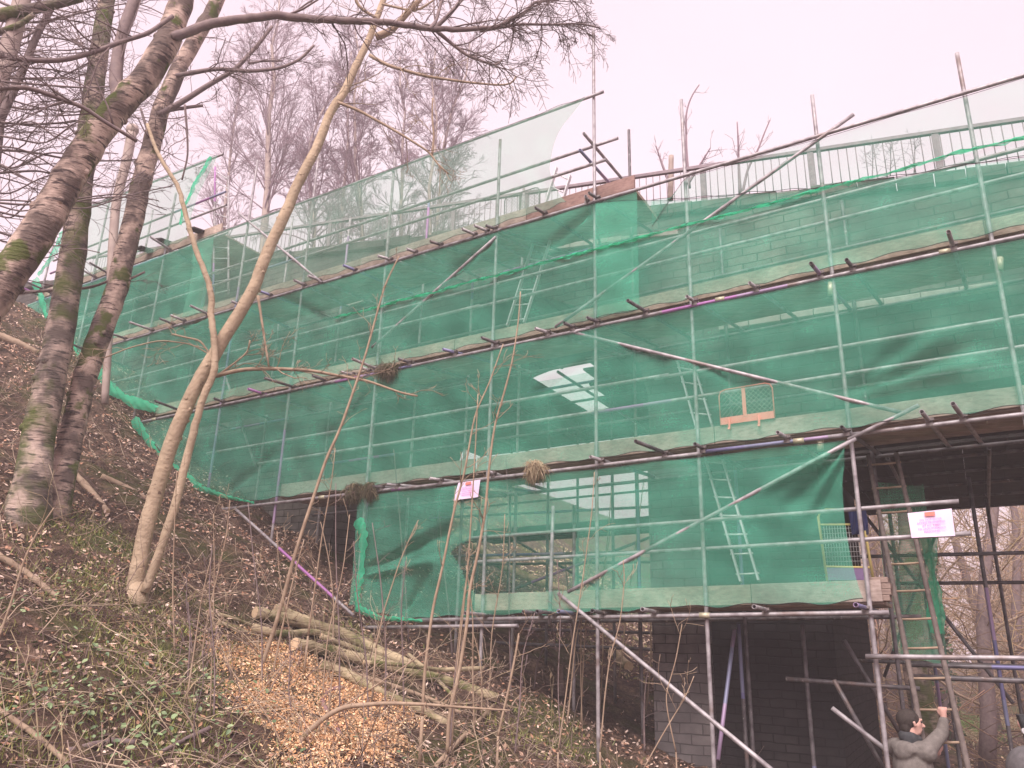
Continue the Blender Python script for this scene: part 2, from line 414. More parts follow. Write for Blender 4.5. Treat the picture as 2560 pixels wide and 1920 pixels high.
# ------------------------------------------------------------------ the brick bridge
def cope(s): return 6.13 - .147 * (s + .18)
bridge = thing('stone_bridge', P(-3, 3, -3.2), 'sooty stone bridge with a brick pier behind the green netting', 'bridge')
def wall_bottom(s):
    if s < -9.8: return float(ground0(s, 2)) - 1.2
    if s < -3.85: return 3.3 + 2.35 * math.sqrt(max(0, 1 - ((s + 6.825) / 2.975) ** 2))
    if s < -1.6: return 2.6
    return 2.92 + .25 * math.sqrt(max(0, 1 - ((s - 3.2) / 4.8) ** 2))
ss = sorted(set(np.round(np.concatenate([np.arange(-24, 8.01, .25), [-9.8, -9.79, -9.7, -3.85, -3.86, -3.95, -1.6, -1.59]]), 3)))
T0, T1 = 1.3, 5.0
mb = MB()
fr = np.array([[P(s, T0, wall_bottom(s) + (cope(s) - .2 - wall_bottom(s)) * v) for v in np.linspace(0, 1, 14)] for s in ss])
mb.grid(fr, flip=True, smooth=False)
mb.grid(np.array([[P(s, T1, wall_bottom(s)), P(s, T1, cope(s) - .2)] for s in ss]), smooth=False)
mb.grid(np.array([[P(s, T0, wall_bottom(s)), P(s, T1, wall_bottom(s))] for s in ss]), smooth=False)
mb.grid(np.array([[P(s, T0, cope(s) - .2), P(s, T0 + .4, cope(s) - .2), P(s, T0 + .4, cope(s) - 1.2), P(s, T1 - .4, cope(s) - 1.2), P(s, T1 - .4, cope(s) - .2), P(s, T1, cope(s) - .2)] for s in ss]), flip=True, smooth=False)
mb.build('wall', BRICK, bridge)
mb = MB(); s = -24.0                                   # rough coping stones
while s < 8:
    ln = rng.uniform(.35, .7); h = .10 + rng.uniform(-.012, .014)
    c = s + ln / 2; mb.bev(P(c, T0 + .2 + rng.uniform(-.02, .02), cope(c) - .2 + h), [EV - UV * .147, NV, UV], [ln / 2 - .008, .27, h], .03, 0, rng.uniform(.8, 1.1) * np.ones(3)); s += ln
mb.build('coping', BRICK, bridge)
LEDGE = simple('pale_ledge_stone', (.30, .27, .245), (.46, .42, .38), 7)
for (s0, z0, s1, z1) in [(*wl(1800, 822, T0), *wl(2500, 716, T0)), (*wl(873, 764, T0), *wl(1142, 679, T0)), (*wl(1145, 655, T0), *wl(1700, 585, T0))]:
    n_ = int((s1 - s0) / .42); mb = MB()
    for i in range(n_):
        f = (i + .5) / n_; mb.bev(P(s0 + (s1 - s0) * f, T0 - .03, z0 + (z1 - z0) * f + rng.uniform(-.01, .01)), [EV + UV * (z1 - z0) / (s1 - s0), NV, UV], [(s1 - s0) / n_ / 2 - .006, .06, .05], .012)
    mb.build('string_course', LEDGE, bridge)
mb = MB(); mb.box(P(-3.49, 3.1, -.55), [EV, NV, UV], [.37, 1.9, 3.3]); mb.build('pilaster', BRICK_PIER, bridge)
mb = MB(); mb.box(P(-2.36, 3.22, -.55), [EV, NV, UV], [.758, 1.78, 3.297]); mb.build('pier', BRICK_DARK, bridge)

# parapet railing
def railz(s): return 6.88 - .143 * (s + .12)
TR = T0 + .2
rail = thing('parapet_railing', P(-3, TR, 6.4), 'long iron bar railing standing along the top of the parapet', 'railing')
PAINT = simple('railing_paint', (.20, .15, .17), (.30, .23, .25), 12, .6)
mb = MB()
for a, b in ((-20, -8), (-8, 3.5)): mb.bev((P(a, TR, railz(a)) + P(b, TR, railz(b))) / 2, [EV - UV * .143, NV, UV], [(b - a) / 2, .03, .03], .006)
mb.build('top_rail', PAINT, rail)
for s in np.arange(-19.1, 3.4, 1.62):
    mb = MB(); z0, z1 = cope(s) + .0, railz(s) - .028
    mb.bev(P(s, TR, (z0 + z1) / 2), [UV, EV, NV], [(z1 - z0) / 2, .045, .02], .004); mb.build('post', PAINT, rail)
bars = [s for s in np.arange(-19.9, 3.4, .118)]; bars.sort(key=lambda s: abs(s + 3.2) if s > -14 else 99)
rest = MB()
for i, s in enumerate(bars):
    q = MB() if i < 100 else rest
    q.tube([P(s, TR, cope(s) - .01), P(s, TR, railz(s) - .028)], .0075, 5)
    if i < 100: q.build('bar', PAINT, rail)
o = rest.build('bar', PAINT, rail); o['kind'] = 'stuff'

# ------------------------------------------------------------------ front scaffold
scaf = thing('scaffold', P(-4, 0, -1.5), 'galvanised tube scaffold with board lifts standing in front of the stone bridge', 'scaffold')
STD = [(2.75, 6.9), (.66, 6.86), (-1.0, 6.88), (-2.745, 7.46), (-4.12, 9.43), (-5.81, 7.82), (-8.04, 8.15), (-9.99, 8.87), (-11.76, 9.32), (-14.36, 9.3), (-16.97, 10.4), (-19.1, 9.4)]
def part_pipe(name, a, b, m_=None, r=.0242, par=None):
    mb = MB(); mb.pipe(a, b, r); return mb.build(name, m_ or STEEL, par or scaf)
for s, zt in STD: part_pipe('standard', P(s, 0, float(ground(s, 0)) - .1), P(s, 0, zt))
INN = [(2.8, 5.9), (.75, 5.9), (-.9, 5.9), (-2.6, 5.9), (*wl(1572, 325, 1.15),), (-6.0, 7.6), (-8.1, 7.9), (-10.1, 8.1), (-11.8, 8.6), (-14.4, 9.2), (-17.0, 10.2), (-5.0, 1.9), (-7.0, 6.0), (-9.0, 6.0)]
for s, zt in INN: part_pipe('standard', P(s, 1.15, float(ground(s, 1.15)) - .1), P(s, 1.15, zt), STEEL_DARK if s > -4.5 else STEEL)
LT = -.052                                             # ledgers run in front of the standards
def sx(x, y): return wl(x, y)[0]
def ledger(k, s0, s1, t=LT, dz=0.0, name='ledger', m_=None): return part_pipe(name, P(s0, t, L(k, s0) + dz), P(s1, t, L(k, s1) + dz), m_)
ledger(0, sx(1045, 1550), sx(1475, 1542)); ledger(0, sx(1440, 1542), sx(2224, 1532), LT - .003, .0)
ledger(0, sx(810, 1530), sx(1300, 1565), LT, -.09)
ledger(1, sx(508, 1272), sx(1010, 1222)); ledger(1, sx(985, 1226), sx(1758, 1132), LT, -.012); ledger(1, sx(1765, 1130), sx(2125, 1092), LT, .004); ledger(1, sx(2118, 1092), 3.4)
ledger(2, sx(345, 1054), sx(860, 955)); ledger(2, sx(835, 960), sx(1480, 818), LT, -.02); ledger(2, sx(1470, 820), 3.4, LT, -.01)
ledger(3, sx(170, 890), sx(860, 698)); ledger(3, sx(840, 700), sx(1580, 490), LT, .01); ledger(3, sx(1480, 512), 3.4, LT - .05, -.03, 'ledger', STEEL_PLAIN)
ledger(4, -20, -12.3, LT, -.05); ledger(4, -12.6, sx(1512, 220), LT, .02)
part_pipe('ledger', P(-18.6, LT, 9.86), P(-12.85, LT, 9.8))
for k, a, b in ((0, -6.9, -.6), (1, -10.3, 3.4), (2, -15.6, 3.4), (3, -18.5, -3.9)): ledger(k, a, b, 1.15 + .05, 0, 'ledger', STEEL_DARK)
for k, a, b, dz in ((0, sx(1165, 1330), -.04, 1.10), (0, sx(1180, 1415), .02, .765), (1, -10.6, -4.0, .76), (1, -4.2, 3.4, .75), (1, -12, -3.1, 1.11), (1, -3.3, 3.4, 1.09),
                    (2, -15, -6.1, .8), (2, -6.3, 3.4, .78), (2, -15.4, -7, 1.1), (2, -7.2, 3.4, 1.1), (3, -18, -10.2, .75), (3, -10.5, -3.95, .74), (3, -18, -9.5, 1.05), (3, -9.8, sx(1542, 340), 1.05),
                    (4, -19, -12.6, .75), (4, -19, -12.7, 1.1)):
    ledger(k, a, b, .05, dz, 'guard_rail')
for k, a, b in ((1, -10, 3.4), (2, -14, 3.4)): ledger(k, a, b, 1.1, .9, 'guard_rail', STEEL_DARK)
part_pipe('guard_rail', P(-4.18, -.25, L(3, -4.2) + 1.1), P(-4.12, 1.6, L(3, -4.2) + 1.1))
part_pipe('guard_rail', P(-4.22, -.3, L(3, -4.2) + .79), P(-4.16, 1.25, L(3, -4.2) + .79))
part_pipe('ledger', wpt(2164, 1641, -.09), P(3.2, -.09, .02)); part_pipe('ledger', wpt(2276, 1662, 1.2), P(3.4, 1.2, -.12), STEEL_DARK); part_pipe('ledger', wpt(2285, 1692, 1.25), P(3.4, 1.25, -.26), STEEL_DARK, .03)

TRN = {  # lift: (base, projecting end) of each transom in the photograph
 0: [((1355,1531),(1301,1526)),((1387,1533),(1350,1528)),((1433,1533),(1402,1528)),((1507,1533),(1482,1527)),((1635,1529),(1558,1515)),((1215,1535),(1149,1529)),((1914,1525),(1877,1515)),((2163,1521),(2139,1512))],
 1: [((955,1227),(901,1223)),((994,1223),(967,1215)),((1103,1206),(1074,1196)),((1235,1184),(1223,1180)),((1505,1155),(1476,1142)),((1663,1134),(1585,1101)),((1758,1126),(1737,1110)),((1968,1103),(1944,1081)),((2116,1072),(2104,1068)),((2324,1064),(2304,1029)),((2408,1052),(2382,1009))],
 2: [((455,1025),(389,1002)),((560,1004),(535,996)),((657,984),(620,972)),((735,970),(661,945)),((815,951),(781,939)),((943,924),(881,897)),((883,939),(852,930)),((924,932),(901,918)),((1025,912),(996,897)),((1138,893),(1107,873)),((1243,869),(1204,844)),((1371,840),(1338,821)),((1433,825),(1410,807)),((1495,813),(1468,794)),((1616,790),(1569,751)),((1737,757),(1717,741)),((1892,731),(1874,707)),((2052,696),(2027,658)),((2133,681),(2116,649)),((2384,622),(2371,579))],
 3: [((222,850),(200,840)),((315,846),(278,834)),((383,827),(323,805)),((435,811),(399,796)),((463,801),(426,788)),((521,782),(476,764)),((599,761),(579,753)),((678,741),(647,727)),((762,718),(735,700)),((801,704),(770,689)),((889,679),(858,663)),((978,659),(943,640)),((1040,638),(1017,622)),((1103,624),(1075,603)),((1188,599),(1155,572)),((1219,587),(1186,564)),((1239,579),(1215,564)),((1363,544),(1338,519)),((1468,513),(1464,490)),((1495,505),(1472,482))],
 4: [((272,665),(239,652)),((241,681),(206,667)),((140,687),(117,677)),((113,712),(76,698)),((430,600),(395,585))]}
def end_on(x, y, z):
    d = ray(x, y); q = d * (z / d[2]); return st(q + UV * CZ)
for k, lst in TRN.items():
    for (bx, by), (ex, ey) in lst:
        s = wl(bx, by, LT)[0]; z = L(k, s) + .05
        se, te = end_on(ex, ey, z)
        te = min(-.17, max(-.75, te)); se = s + max(-.12, min(.12, se - s))
        dirn = (s - se) / (LT - te)
        mb = MB(); mb.pipe(P(se, te, z), P(s + dirn * 1.35, 1.35, z))
        mb.box(P(s, LT, z - .03), [EV, NV, UV], [.034, .03, .035], 1); mb.box(P(s + .03, LT - .03, z + .005), [EV, NV, UV], [.02, .028, .014], 1)
        mb.build('transom', [STEEL if rng.random() < .6 else STEEL_DARK, COUPLER], scaf)

def brace(x0, y0, x1, y1, t0=-.105, t1=-.105, m_=None): part_pipe('brace', wpt(x0, y0, t0), wpt(x1, y1, t1), m_)
brace(1420, 1480, 2140, 1096); brace(2120, 1100, 2297, 1013); brace(1436, 832, 2252, 1031); brace(930, 869, 1240, 592)
brace(1388, 818, 2134, 286, m_=STEEL_PLAIN); brace(596, 532, 805, 707); brace(1396, 1484, 1960, 1950, -.12, -.9); brace(588, 1272, 885, 1540, -.15, -.5)
brace(1795, 1900, 1836, 1575, .25, .9); brace(2085, 1700, 2230, 1960, .6, .9, STEEL_DARK); brace(2110, 1600, 2260, 1850, .9, 1.2, STEEL_DARK); brace(2080, 1770, 2280, 1925, .3, .5); brace(560, 930, 640, 1170, .6, .9)
part_pipe('standard', P(*[wl(1383, 1235, -.06)[0], -.06, wl(1383, 1265, -.06)[1]]), wpt(1374, 1560, -.06))
for x0, x1 in ((1846, 1868), (2005, 2034)): part_pipe('standard', wpt(x0, 1560, 1.05), P(wl(x1, 1900, 1.05)[0], 1.05, float(ground(-2, 1)) - .1), STEEL_DARK)
part_pipe('ledger', wpt(1965, 1697, .8), wpt(2300, 1722, .8), STEEL_DARK)
# birdcage of dark tubes inside the left arch and beside the pier
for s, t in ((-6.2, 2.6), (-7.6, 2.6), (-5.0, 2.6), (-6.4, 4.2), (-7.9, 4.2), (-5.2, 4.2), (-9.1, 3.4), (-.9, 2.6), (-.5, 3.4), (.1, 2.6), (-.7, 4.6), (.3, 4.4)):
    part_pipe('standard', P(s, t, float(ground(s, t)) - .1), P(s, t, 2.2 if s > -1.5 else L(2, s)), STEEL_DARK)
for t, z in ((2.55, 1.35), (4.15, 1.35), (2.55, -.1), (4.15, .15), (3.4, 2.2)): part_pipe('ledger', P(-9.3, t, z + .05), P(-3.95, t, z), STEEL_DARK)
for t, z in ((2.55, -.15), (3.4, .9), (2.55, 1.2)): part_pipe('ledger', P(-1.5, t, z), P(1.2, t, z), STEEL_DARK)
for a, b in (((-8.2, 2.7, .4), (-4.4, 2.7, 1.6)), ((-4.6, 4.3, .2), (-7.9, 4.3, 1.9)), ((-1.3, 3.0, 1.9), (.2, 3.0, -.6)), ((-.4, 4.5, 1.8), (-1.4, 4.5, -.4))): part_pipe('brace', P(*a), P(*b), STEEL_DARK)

def boards(name, s0, s1, t, z, wd, th, vertical, n_rows=1, gap=.012, m_=WOOD, ln=3.9, slope=.0253):
    mb = MB(); ax0 = EV + UV * slope
    for j in range(n_rows):
        s = s0 - (rng.uniform(0, 1.5) if j else 0)
        while s < s1 - .05:
            e_ = min(s + ln, s1); a = max(s, s0)
            if e_ - a > .1:
                c = (a + e_) / 2; tt = t + j * (wd + gap) + rng.uniform(-.004, .004); zz = z(c) + rng.uniform(-.004, .004)
                tone = rng.uniform(.78, 1.12) * np.array([1, rng.uniform(.96, 1.02), rng.uniform(.9, 1.02)])
                if vertical: mb.bev(P(c, tt, zz), [ax0, UV, NV], [(e_ - a) / 2 - .004, wd / 2, th / 2], .005, 0, tone)
                else: mb.bev(P(c, tt, zz), [ax0, NV, UV], [(e_ - a) / 2 - .004, wd / 2, th / 2], .005, 0, tone)
            s = e_
    return mb.build(name, m_, scaf)
SPAN = {0: (sx(1180, 1500), sx(2205, 1490)), 1: (sx(695, 1225), 3.4), 2: (sx(385, 1020), 3.4), 3: (sx(275, 850), sx(1583, 470)), 4: (-19.4, sx(548, 570))}
for k, (a, b) in SPAN.items():
    s = a
    while s < b - .3:                                  # each toe board is a board of its own
        e_ = min(b, s + rng.uniform(3.3, 3.95)); boards('toe_board', s, e_, .075 + .004 * (int(s * 3) % 2), lambda q: L(k, q) + .225, .225, .038, True, m_=WOOD_RED if k == 3 and e_ == b else WOOD); s = e_
    boards('platform', a, b, .22, lambda q: L(k, q) + .112, .22, .036, False, 4 if k < 4 else 5, .012, WOOD)
boards('platform', -4.3, sx(1583, 490), .22, lambda q: L(3, q) + .14, .22, .036, False, 4)
# crash decks: boards running across under the bridge
def deck(name, cells, z):
    mb = MB()
    for s in np.arange(cells[0], cells[1], .235):
        for t0, t1 in cells[2](s):
            c = (t0 + t1) / 2; gapw = rng.choice([.111, .1164, .1168, .1172], p=[.14, .3, .3, .26]); zz = z(s) + rng.uniform(-.004, .004)
            mb.bev(P(s, c, zz), [NV, EV, UV], [(t1 - t0) / 2, gapw, .019], .004, 0, rng.uniform(.7, 1.2) * np.ones(3))
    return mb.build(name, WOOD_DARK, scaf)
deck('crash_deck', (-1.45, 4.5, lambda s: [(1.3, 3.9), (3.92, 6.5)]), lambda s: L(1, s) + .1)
def hole(s):
    if s < -6.0: return [(1.28, 3.6), (3.62, 6.0)]
    e0 = 1.42 if s < -4.9 else 0
    far = 4.1 if s < -5.75 else 1.4 + (-4.9 - s) / .85 * 2.7
    return [(max(1.3, far), 6.0)] if far > 1.4 else [(1.3, 3.6), (3.62, 6.0)]
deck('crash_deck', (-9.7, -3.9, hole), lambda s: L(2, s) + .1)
for t in (2.0, 3.0, 4.0, 5.1, 6.3):
    part_pipe('ledger', P(-1.5, t, L(1, 0) + .045), P(4.5, t, L(1, 4) + .045), STEEL_DARK)
for t in (2.2, 3.1, 4.05, 5.0, 5.85): part_pipe('ledger', P(-9.7, t, L(2, -9) + .045), P(-3.9, t, L(2, -4) + .045), STEEL_DARK)
for s in (-.75, .35, .95, 1.9, 2.9, -5.4, -6.9, -8.4): k = 1 if s > -2 else 2; part_pipe('transom', P(s, 1.36, L(k, s) - .005), P(s, 6.7, L(k, s) - .005), STEEL_DARK)

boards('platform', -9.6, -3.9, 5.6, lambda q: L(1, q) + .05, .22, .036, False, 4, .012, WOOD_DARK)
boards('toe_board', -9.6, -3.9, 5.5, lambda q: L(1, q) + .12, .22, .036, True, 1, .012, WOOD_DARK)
part_pipe('ledger', P(-10, 5.5, L(1, -10) - .02), P(-3.8, 5.5, L(1, -4) - .02), STEEL_DARK); part_pipe('ledger', P(-10, 5.5, L(1, -10) + .75), P(-3.8, 5.5, L(1, -4) + .75), STEEL_DARK)
# couplers
cm = MB(); cm.tube([(0, 0, -.03), (0, 0, .03)], .036, 10); cm.tube([EV * -.032 + NV * LT, EV * .032 + NV * LT], .034, 10); cm.box(NV * -.03 + EV * .0, [EV, NV, UV], [.03, .03, .026])
cm.tube([EV * .035 + NV * -.0 + UV * .0, EV * .075 + NV * .0], .009, 6); cm.box(EV * -.045 + NV * -.05 + UV * .012, [EV, NV, UV], [.012, .022, .016])
c0 = None; cn = 0
def coupler(p):
    global c0, cn
    if cn >= 99: return
    cn += 1
    if c0 is None: c0 = cm.build('coupler', COUPLER, scaf); o = c0
    else: o = c0.copy(); COL.objects.link(o); o.parent = scaf
    o.location = Vector([float(v) for v in p]) - Vector(scaf.location)
for s, zt in STD:
    for k in range(5):
        a, b = ((-7, -.6), (-10.9, 4), (-16, 4), (-19, 4), (-19, -4))[k]
        if a <= s <= b: coupler(P(s, 0, L(k, s)))
    for k, dz in ((0, 1.1), (0, .765), (1, .755), (1, 1.1), (2, .79), (2, 1.1), (3, .745), (3, 1.05)):
        a, b = ((-6.2, 0), (-10.9, 4), (-15.6, 4), (-18.5, -4))[k]
        if a <= s <= b: coupler(P(s, 0, L(k, s) + dz))
mb = MB()                                              # sleeve couplers on the standards and ledgers
for x, y in ((2076, 722), (2500, 660), (2050, 1110), (2052, 1108)): mb.tube([wpt(x, y - 16, -.0), wpt(x, y + 16, -.0)], .033, 10)
for s, k in ((-1.55, 1), (-2.35, 2), (-8.9, 1), (-13.6, 2), (-2.75, 0), (.2, 2)): mb.tube([P(s - .06, LT, L(k, s)), P(s + .06, LT, L(k, s))], .032, 10)
mb.build('sleeve', simple('zinc_sleeve', (.45, .40, .28), (.62, .56, .42), 30, .5, .1, .4, .3), scaf)

# ------------------------------------------------------------------ netting
CORD = simple('black_cord', (.02, .02, .02), (.04, .04, .04))
def folds(s, z, a, ph):
    return a * (.5 * np.sin(1.7 * s + 1.1 * z + ph) + .35 * np.sin(3.9 * s - 2.6 * z + 2 * ph) + .22 * np.sin(7.3 * s + 5.1 * z + ph * 3) + .16 * np.sin(13 * s - 3 * z + ph) + .1 * np.sin(2.2 * s + 15 * z))
def net(name, label, bot, top, s0, s1, t0=-.12, amp=.05, m_=None, hem=(), cord=True, group=None, scal=.022, tfun=None, warp=None, ph=None, res=.075, nv=30, hole=None):
    bot = np.array(sorted(bot)); top = np.array(sorted(top)); ph = rng.uniform(0, 6) if ph is None else ph
    nu = max(8, int((s1 - s0) / res))
    S = np.linspace(s0, s1, nu)
    zb = np.interp(S, bot[:, 0], bot[:, 1]); zt = np.interp(S, top[:, 0], top[:, 1])
    zb = zb + scal * np.abs(np.sin(S * 2.9 + ph)) + .012 * np.sin(S * 11 + ph); zt = zt - scal * .8 * np.abs(np.sin(S * 2.3 + ph))
    V_ = np.linspace(0, 1, nv)
    SS, VV = np.meshgrid(S, V_, indexing='ij'); ZZ = zb[:, None] + (zt - zb)[:, None] * VV
    TT = t0 + folds(SS, ZZ, amp, ph) * (4 * VV * (1 - VV)) ** .6
    if warp is not None: SS, TT, ZZ = warp(SS, TT, ZZ, VV)
    if tfun is not None: TT = TT + tfun(SS, ZZ)
    G = SS[..., None] * EV + (D + TT[..., None]) * NV + (CZ + ZZ[..., None]) * UV
    mb = MB(); mb.grid(G)
    if hole is not None:                               # a worn, thinner patch of the sheet
        cs, cz = (SS[:-1, :-1] + SS[1:, 1:]).ravel() / 2, (ZZ[:-1, :-1] + ZZ[1:, 1:]).ravel() / 2; k = np.zeros(len(cs), bool)
        for i in range(len(hole)):
            (x1, y1), (x2, y2) = hole[i], hole[(i + 1) % len(hole)]
            k ^= ((y1 > cz) != (y2 > cz)) & (cs < (x2 - x1) * (cz - y1) / (y2 - y1 + 1e-12) + x1)
        mb.M = [2 if o_ else 0 for o_ in k]
    for pts, wd in hem:                                # bunched, doubled edges, and the painted lit side of the ladder bay
        pts = np.asarray(pts, float); q = []
        for i in np.linspace(0, len(pts) - 1, 8 * len(pts)):
            j = min(int(i), len(pts) - 2); f = i - j; p = pts[j] * (1 - f) + pts[j + 1] * f
            wv = wd * .62 * (1 + .3 * math.sin(i * 1.3 + ph) + .22 * math.sin(i * 2.9) + .15 * math.sin(i * 6.1)); q.append((p, wv))
        rows = []
        for i, (p, wv) in enumerate(q):
            nx = q[min(i + 1, len(q) - 1)][0] - q[max(i - 1, 0)][0]; nx /= np.linalg.norm(nx) + 1e-9; nrm = np.array([-nx[1], nx[0]])
            row = []
            for a in np.linspace(-1, 1, 7):
                pp = p + nrm * wv * a; row.append(P(pp[0], t0 - .02 - .035 * math.cos(a * 1.5) + .022 * math.sin(i * 1.7 + a * 5) + .012 * math.sin(i * 4.1 - a * 9), pp[1] + .012 * math.sin(i * 2.7 + a * 4)))
            rows.append(row)
        mb.grid(np.array(rows), 1)
    loc = P((s0 + s1) / 2, t0, float(np.mean(zb)))
    o = lone(name, mb, [m_ or NET, NET_EDGE, NET_WORN], loc, label, 'netting', group)
    if cord:
        for row in (G[:, 0], G[:, -1]):
            cb = MB(); pts = row - NV * .012; cb.tube(pts, .004, 4)
            cb.build('edge_cord', CORD, o)
    return o
def pulls(lines):                                      # creases where a net is drawn tight to a tie
    Ls = [(np.array(wl(x0, y0, -.12)), np.array(wl(x1, y1, -.12)), w_, a) for x0, y0, x1, y1, w_, a in lines]
    def f(S, Z):
        T = np.zeros_like(S)
        for a, b, w_, am in Ls:
            d = b - a; ln = np.linalg.norm(d); d = d / ln; u = (S - a[0]) * d[0] + (Z - a[1]) * d[1]; v = -(S - a[0]) * d[1] + (Z - a[1]) * d[0]
            ww = w_ * (.25 + .75 * np.clip(u / ln, 0, 1)); T += am * np.exp(-(v / ww) ** 2) * np.clip(u / (.15 * ln), 0, 1) * np.clip((ln - u) / (.3 * ln), 0, 1)
        return T
    return f
def pw(lst, t=-.12): return [wl(x, y, t) for x, y in lst]
def lv(k, a, b, dz=0): return [(a, L(k, a) + dz), (b, L(k, b) + dz)]
# lift 1: from the lowest platform up to the sign level
b1 = pw([(888, 1515), (930, 1535), (1010, 1548), (1170, 1543), (1420, 1535), (1700, 1520), (2080, 1510), (2200, 1500)])
def warp1(S, T, Z, V):
    k = np.clip((S - sx(2080, 1300)) / .6, 0, 1); S = S - k * .26 * np.sin(np.clip(V, 0, 1) * math.pi) ** .8
    return S, T, Z
net('debris_net', 'green debris net of the lowest lift with bright bunched left edge and worn patch', b1, lv(1, -10, 0, -.06), wl(895, 1400)[0], wl(2140, 1300)[0], amp=.07, warp=warp1, res=.03, nv=90, hole=pw([(1128, 1380), (1150, 1362), (1190, 1341), (1300, 1336), (1438, 1327), (1430, 1400), (1436, 1474), (1300, 1482), (1192, 1487), (1165, 1450), (1150, 1420)]), tfun=pulls([(2110, 1110, 1950, 1290, .1, .13), (2090, 1130, 1900, 1230, .08, -.1), (2130, 1110, 2020, 1330, .09, .1), (905, 1420, 1170, 1310, .12, .16), (905, 1440, 1120, 1400, .1, -.1), (1010, 1535, 1080, 1400, .1, .1)]),
    hem=[(pw([(898, 1300), (912, 1340), (908, 1420), (895, 1490), (900, 1530)]), .10), (pw([(895, 1520), (950, 1545), (1060, 1552)]), .05)], ph=1.2)
b2 = pw([(338, 1052), (400, 1130), (452, 1185), (505, 1222), (570, 1243), (640, 1256), (690, 1246)]) + lv(1, wl(705, 1240)[0], 3.4, .06)
net('debris_net', 'green debris net of the second lift, bright sloping hem along the hillside', b2, lv(2, -20, 4, -.06), wl(338, 1052)[0], 3.35, amp=.075,
    tfun=pulls([(2118, 990, 2480, 840, .16, .17), (2118, 992, 2460, 900, .10, -.12), (2115, 985, 2330, 800, .12, .1), (1480, 900, 1300, 1010, .1, .08), (560, 1240, 700, 1110, .12, .1), (930, 970, 800, 1120, .1, .08), (1728, 905, 1900, 960, .1, .07)]),
    hem=[(pw([(338, 1050), (372, 1100), (405, 1140), (450, 1185), (505, 1222)]), .13), (pw([(500, 1220), (570, 1243), (640, 1258)]), .06)], ph=2.6)
b3 = pw([(180, 850), (215, 890), (240, 925), (285, 985), (330, 1022), (385, 1032)]) + lv(2, wl(400, 1035)[0], 3.4, .06)
net('debris_net', 'green debris net of the third lift on the hillside half, below the handrails', b3, lv(3, -20, 0, -.06), wl(180, 850)[0], wl(1600, 520)[0], amp=.075,
    tfun=pulls([(1484, 520, 1350, 640, .1, .1), (820, 800, 700, 740, .1, .08), (440, 830, 560, 760, .1, .08), (1235, 600, 1100, 700, .1, .09)]),
    hem=[(pw([(240, 925), (270, 965), (320, 1000), (395, 1025)]), .16), (pw([(176, 850), (190, 890), (200, 905)]), .12)], ph=.4)
net('debris_net', 'green debris net below the parapet with a rolled bright top edge', lv(2, sx(1600, 780), 3.4, .06), pw([(1490, 505), (1600, 500), (1700, 498), (2038, 470), (2244, 440), (2420, 412), (2575, 388)]), sx(1500, 700), 3.35, amp=.06,
    hem=[([(a, L(2, a) + 1.12 + .015 * math.sin(a * 4)) for a in np.linspace(sx(850, 815), 3.35, 18)], .013)], ph=5.1)
net('debris_net', 'thin pale net between the parapet railing and the raised tube', pw([(1560, 503), (1700, 500), (2038, 472), (2244, 442), (2420, 414), (2600, 386)]), [(-3.3, L(3, -3.3) - .8), (-2.7, L(3, -2.7) - .08), (3.4, L(3, 3.4) - .08)], -3.2, 3.35, amp=.03, m_=NET_FINE, ph=3.3)
def warp4(S, T, Z, V):
    s1 = wl(1487, 235)[0]; k = np.clip((S - (s1 - 2.2)) / 2.2, 0, 1) ** 1.5
    return S - k * .52 * np.clip(np.sin(np.clip(V, 0, 1) * math.pi * .93 + .15), 0, 1) ** .7 - k * .26 * (1 - V), T + .02 * np.sin((S + Z) * 9) * k, Z
net('debris_net', 'pale net sail with a curled free end on the tall pole, above the fourth platform', lv(3, -20, 0, .06), lv(4, -20, 0, -.01), -13.2, wl(1487, 235)[0] - .03, amp=.05, m_=NET_PALE, warp=warp4, ph=4.2)
net('debris_net', 'green debris net of the fourth lift at the hilltop end behind the birches', [(-19.5, 7.0), (-18.4, 6.5), (-17.5, 5.9), (-16.6, L(3, -16.6) + .07), (-12, L(3, -12) + .07)], lv(4, -20, -10, -.06), wl(85, 690)[0], -12.6, amp=.08, ph=2.2,
    hem=[(pw([(90, 700), (110, 760), (120, 795)]), .14), (pw([(165, 580), (135, 640), (100, 690)]), .2)])
def warp5(S, T, Z, V):
    k = np.clip((S + 15) / 2.1, 0, 1); return S - k * .55 * np.clip(1 - V, 0, 1) ** 1.2 - k * .25 * np.sin(V * math.pi), T, Z
net('debris_net', 'small pale net sail on the topmost platform, at the hilltop end', lv(4, -20, -12, .08), [(-19, 9.84), (-12.9, 9.78)], -18.4, -12.95, amp=.06, m_=NET_PALE, warp=warp5,
    hem=[([(-13.1, 9.75), (-13.5, 9.2), (-13.75, 8.6), (-13.75, 8.25)], .06)], ph=.9)
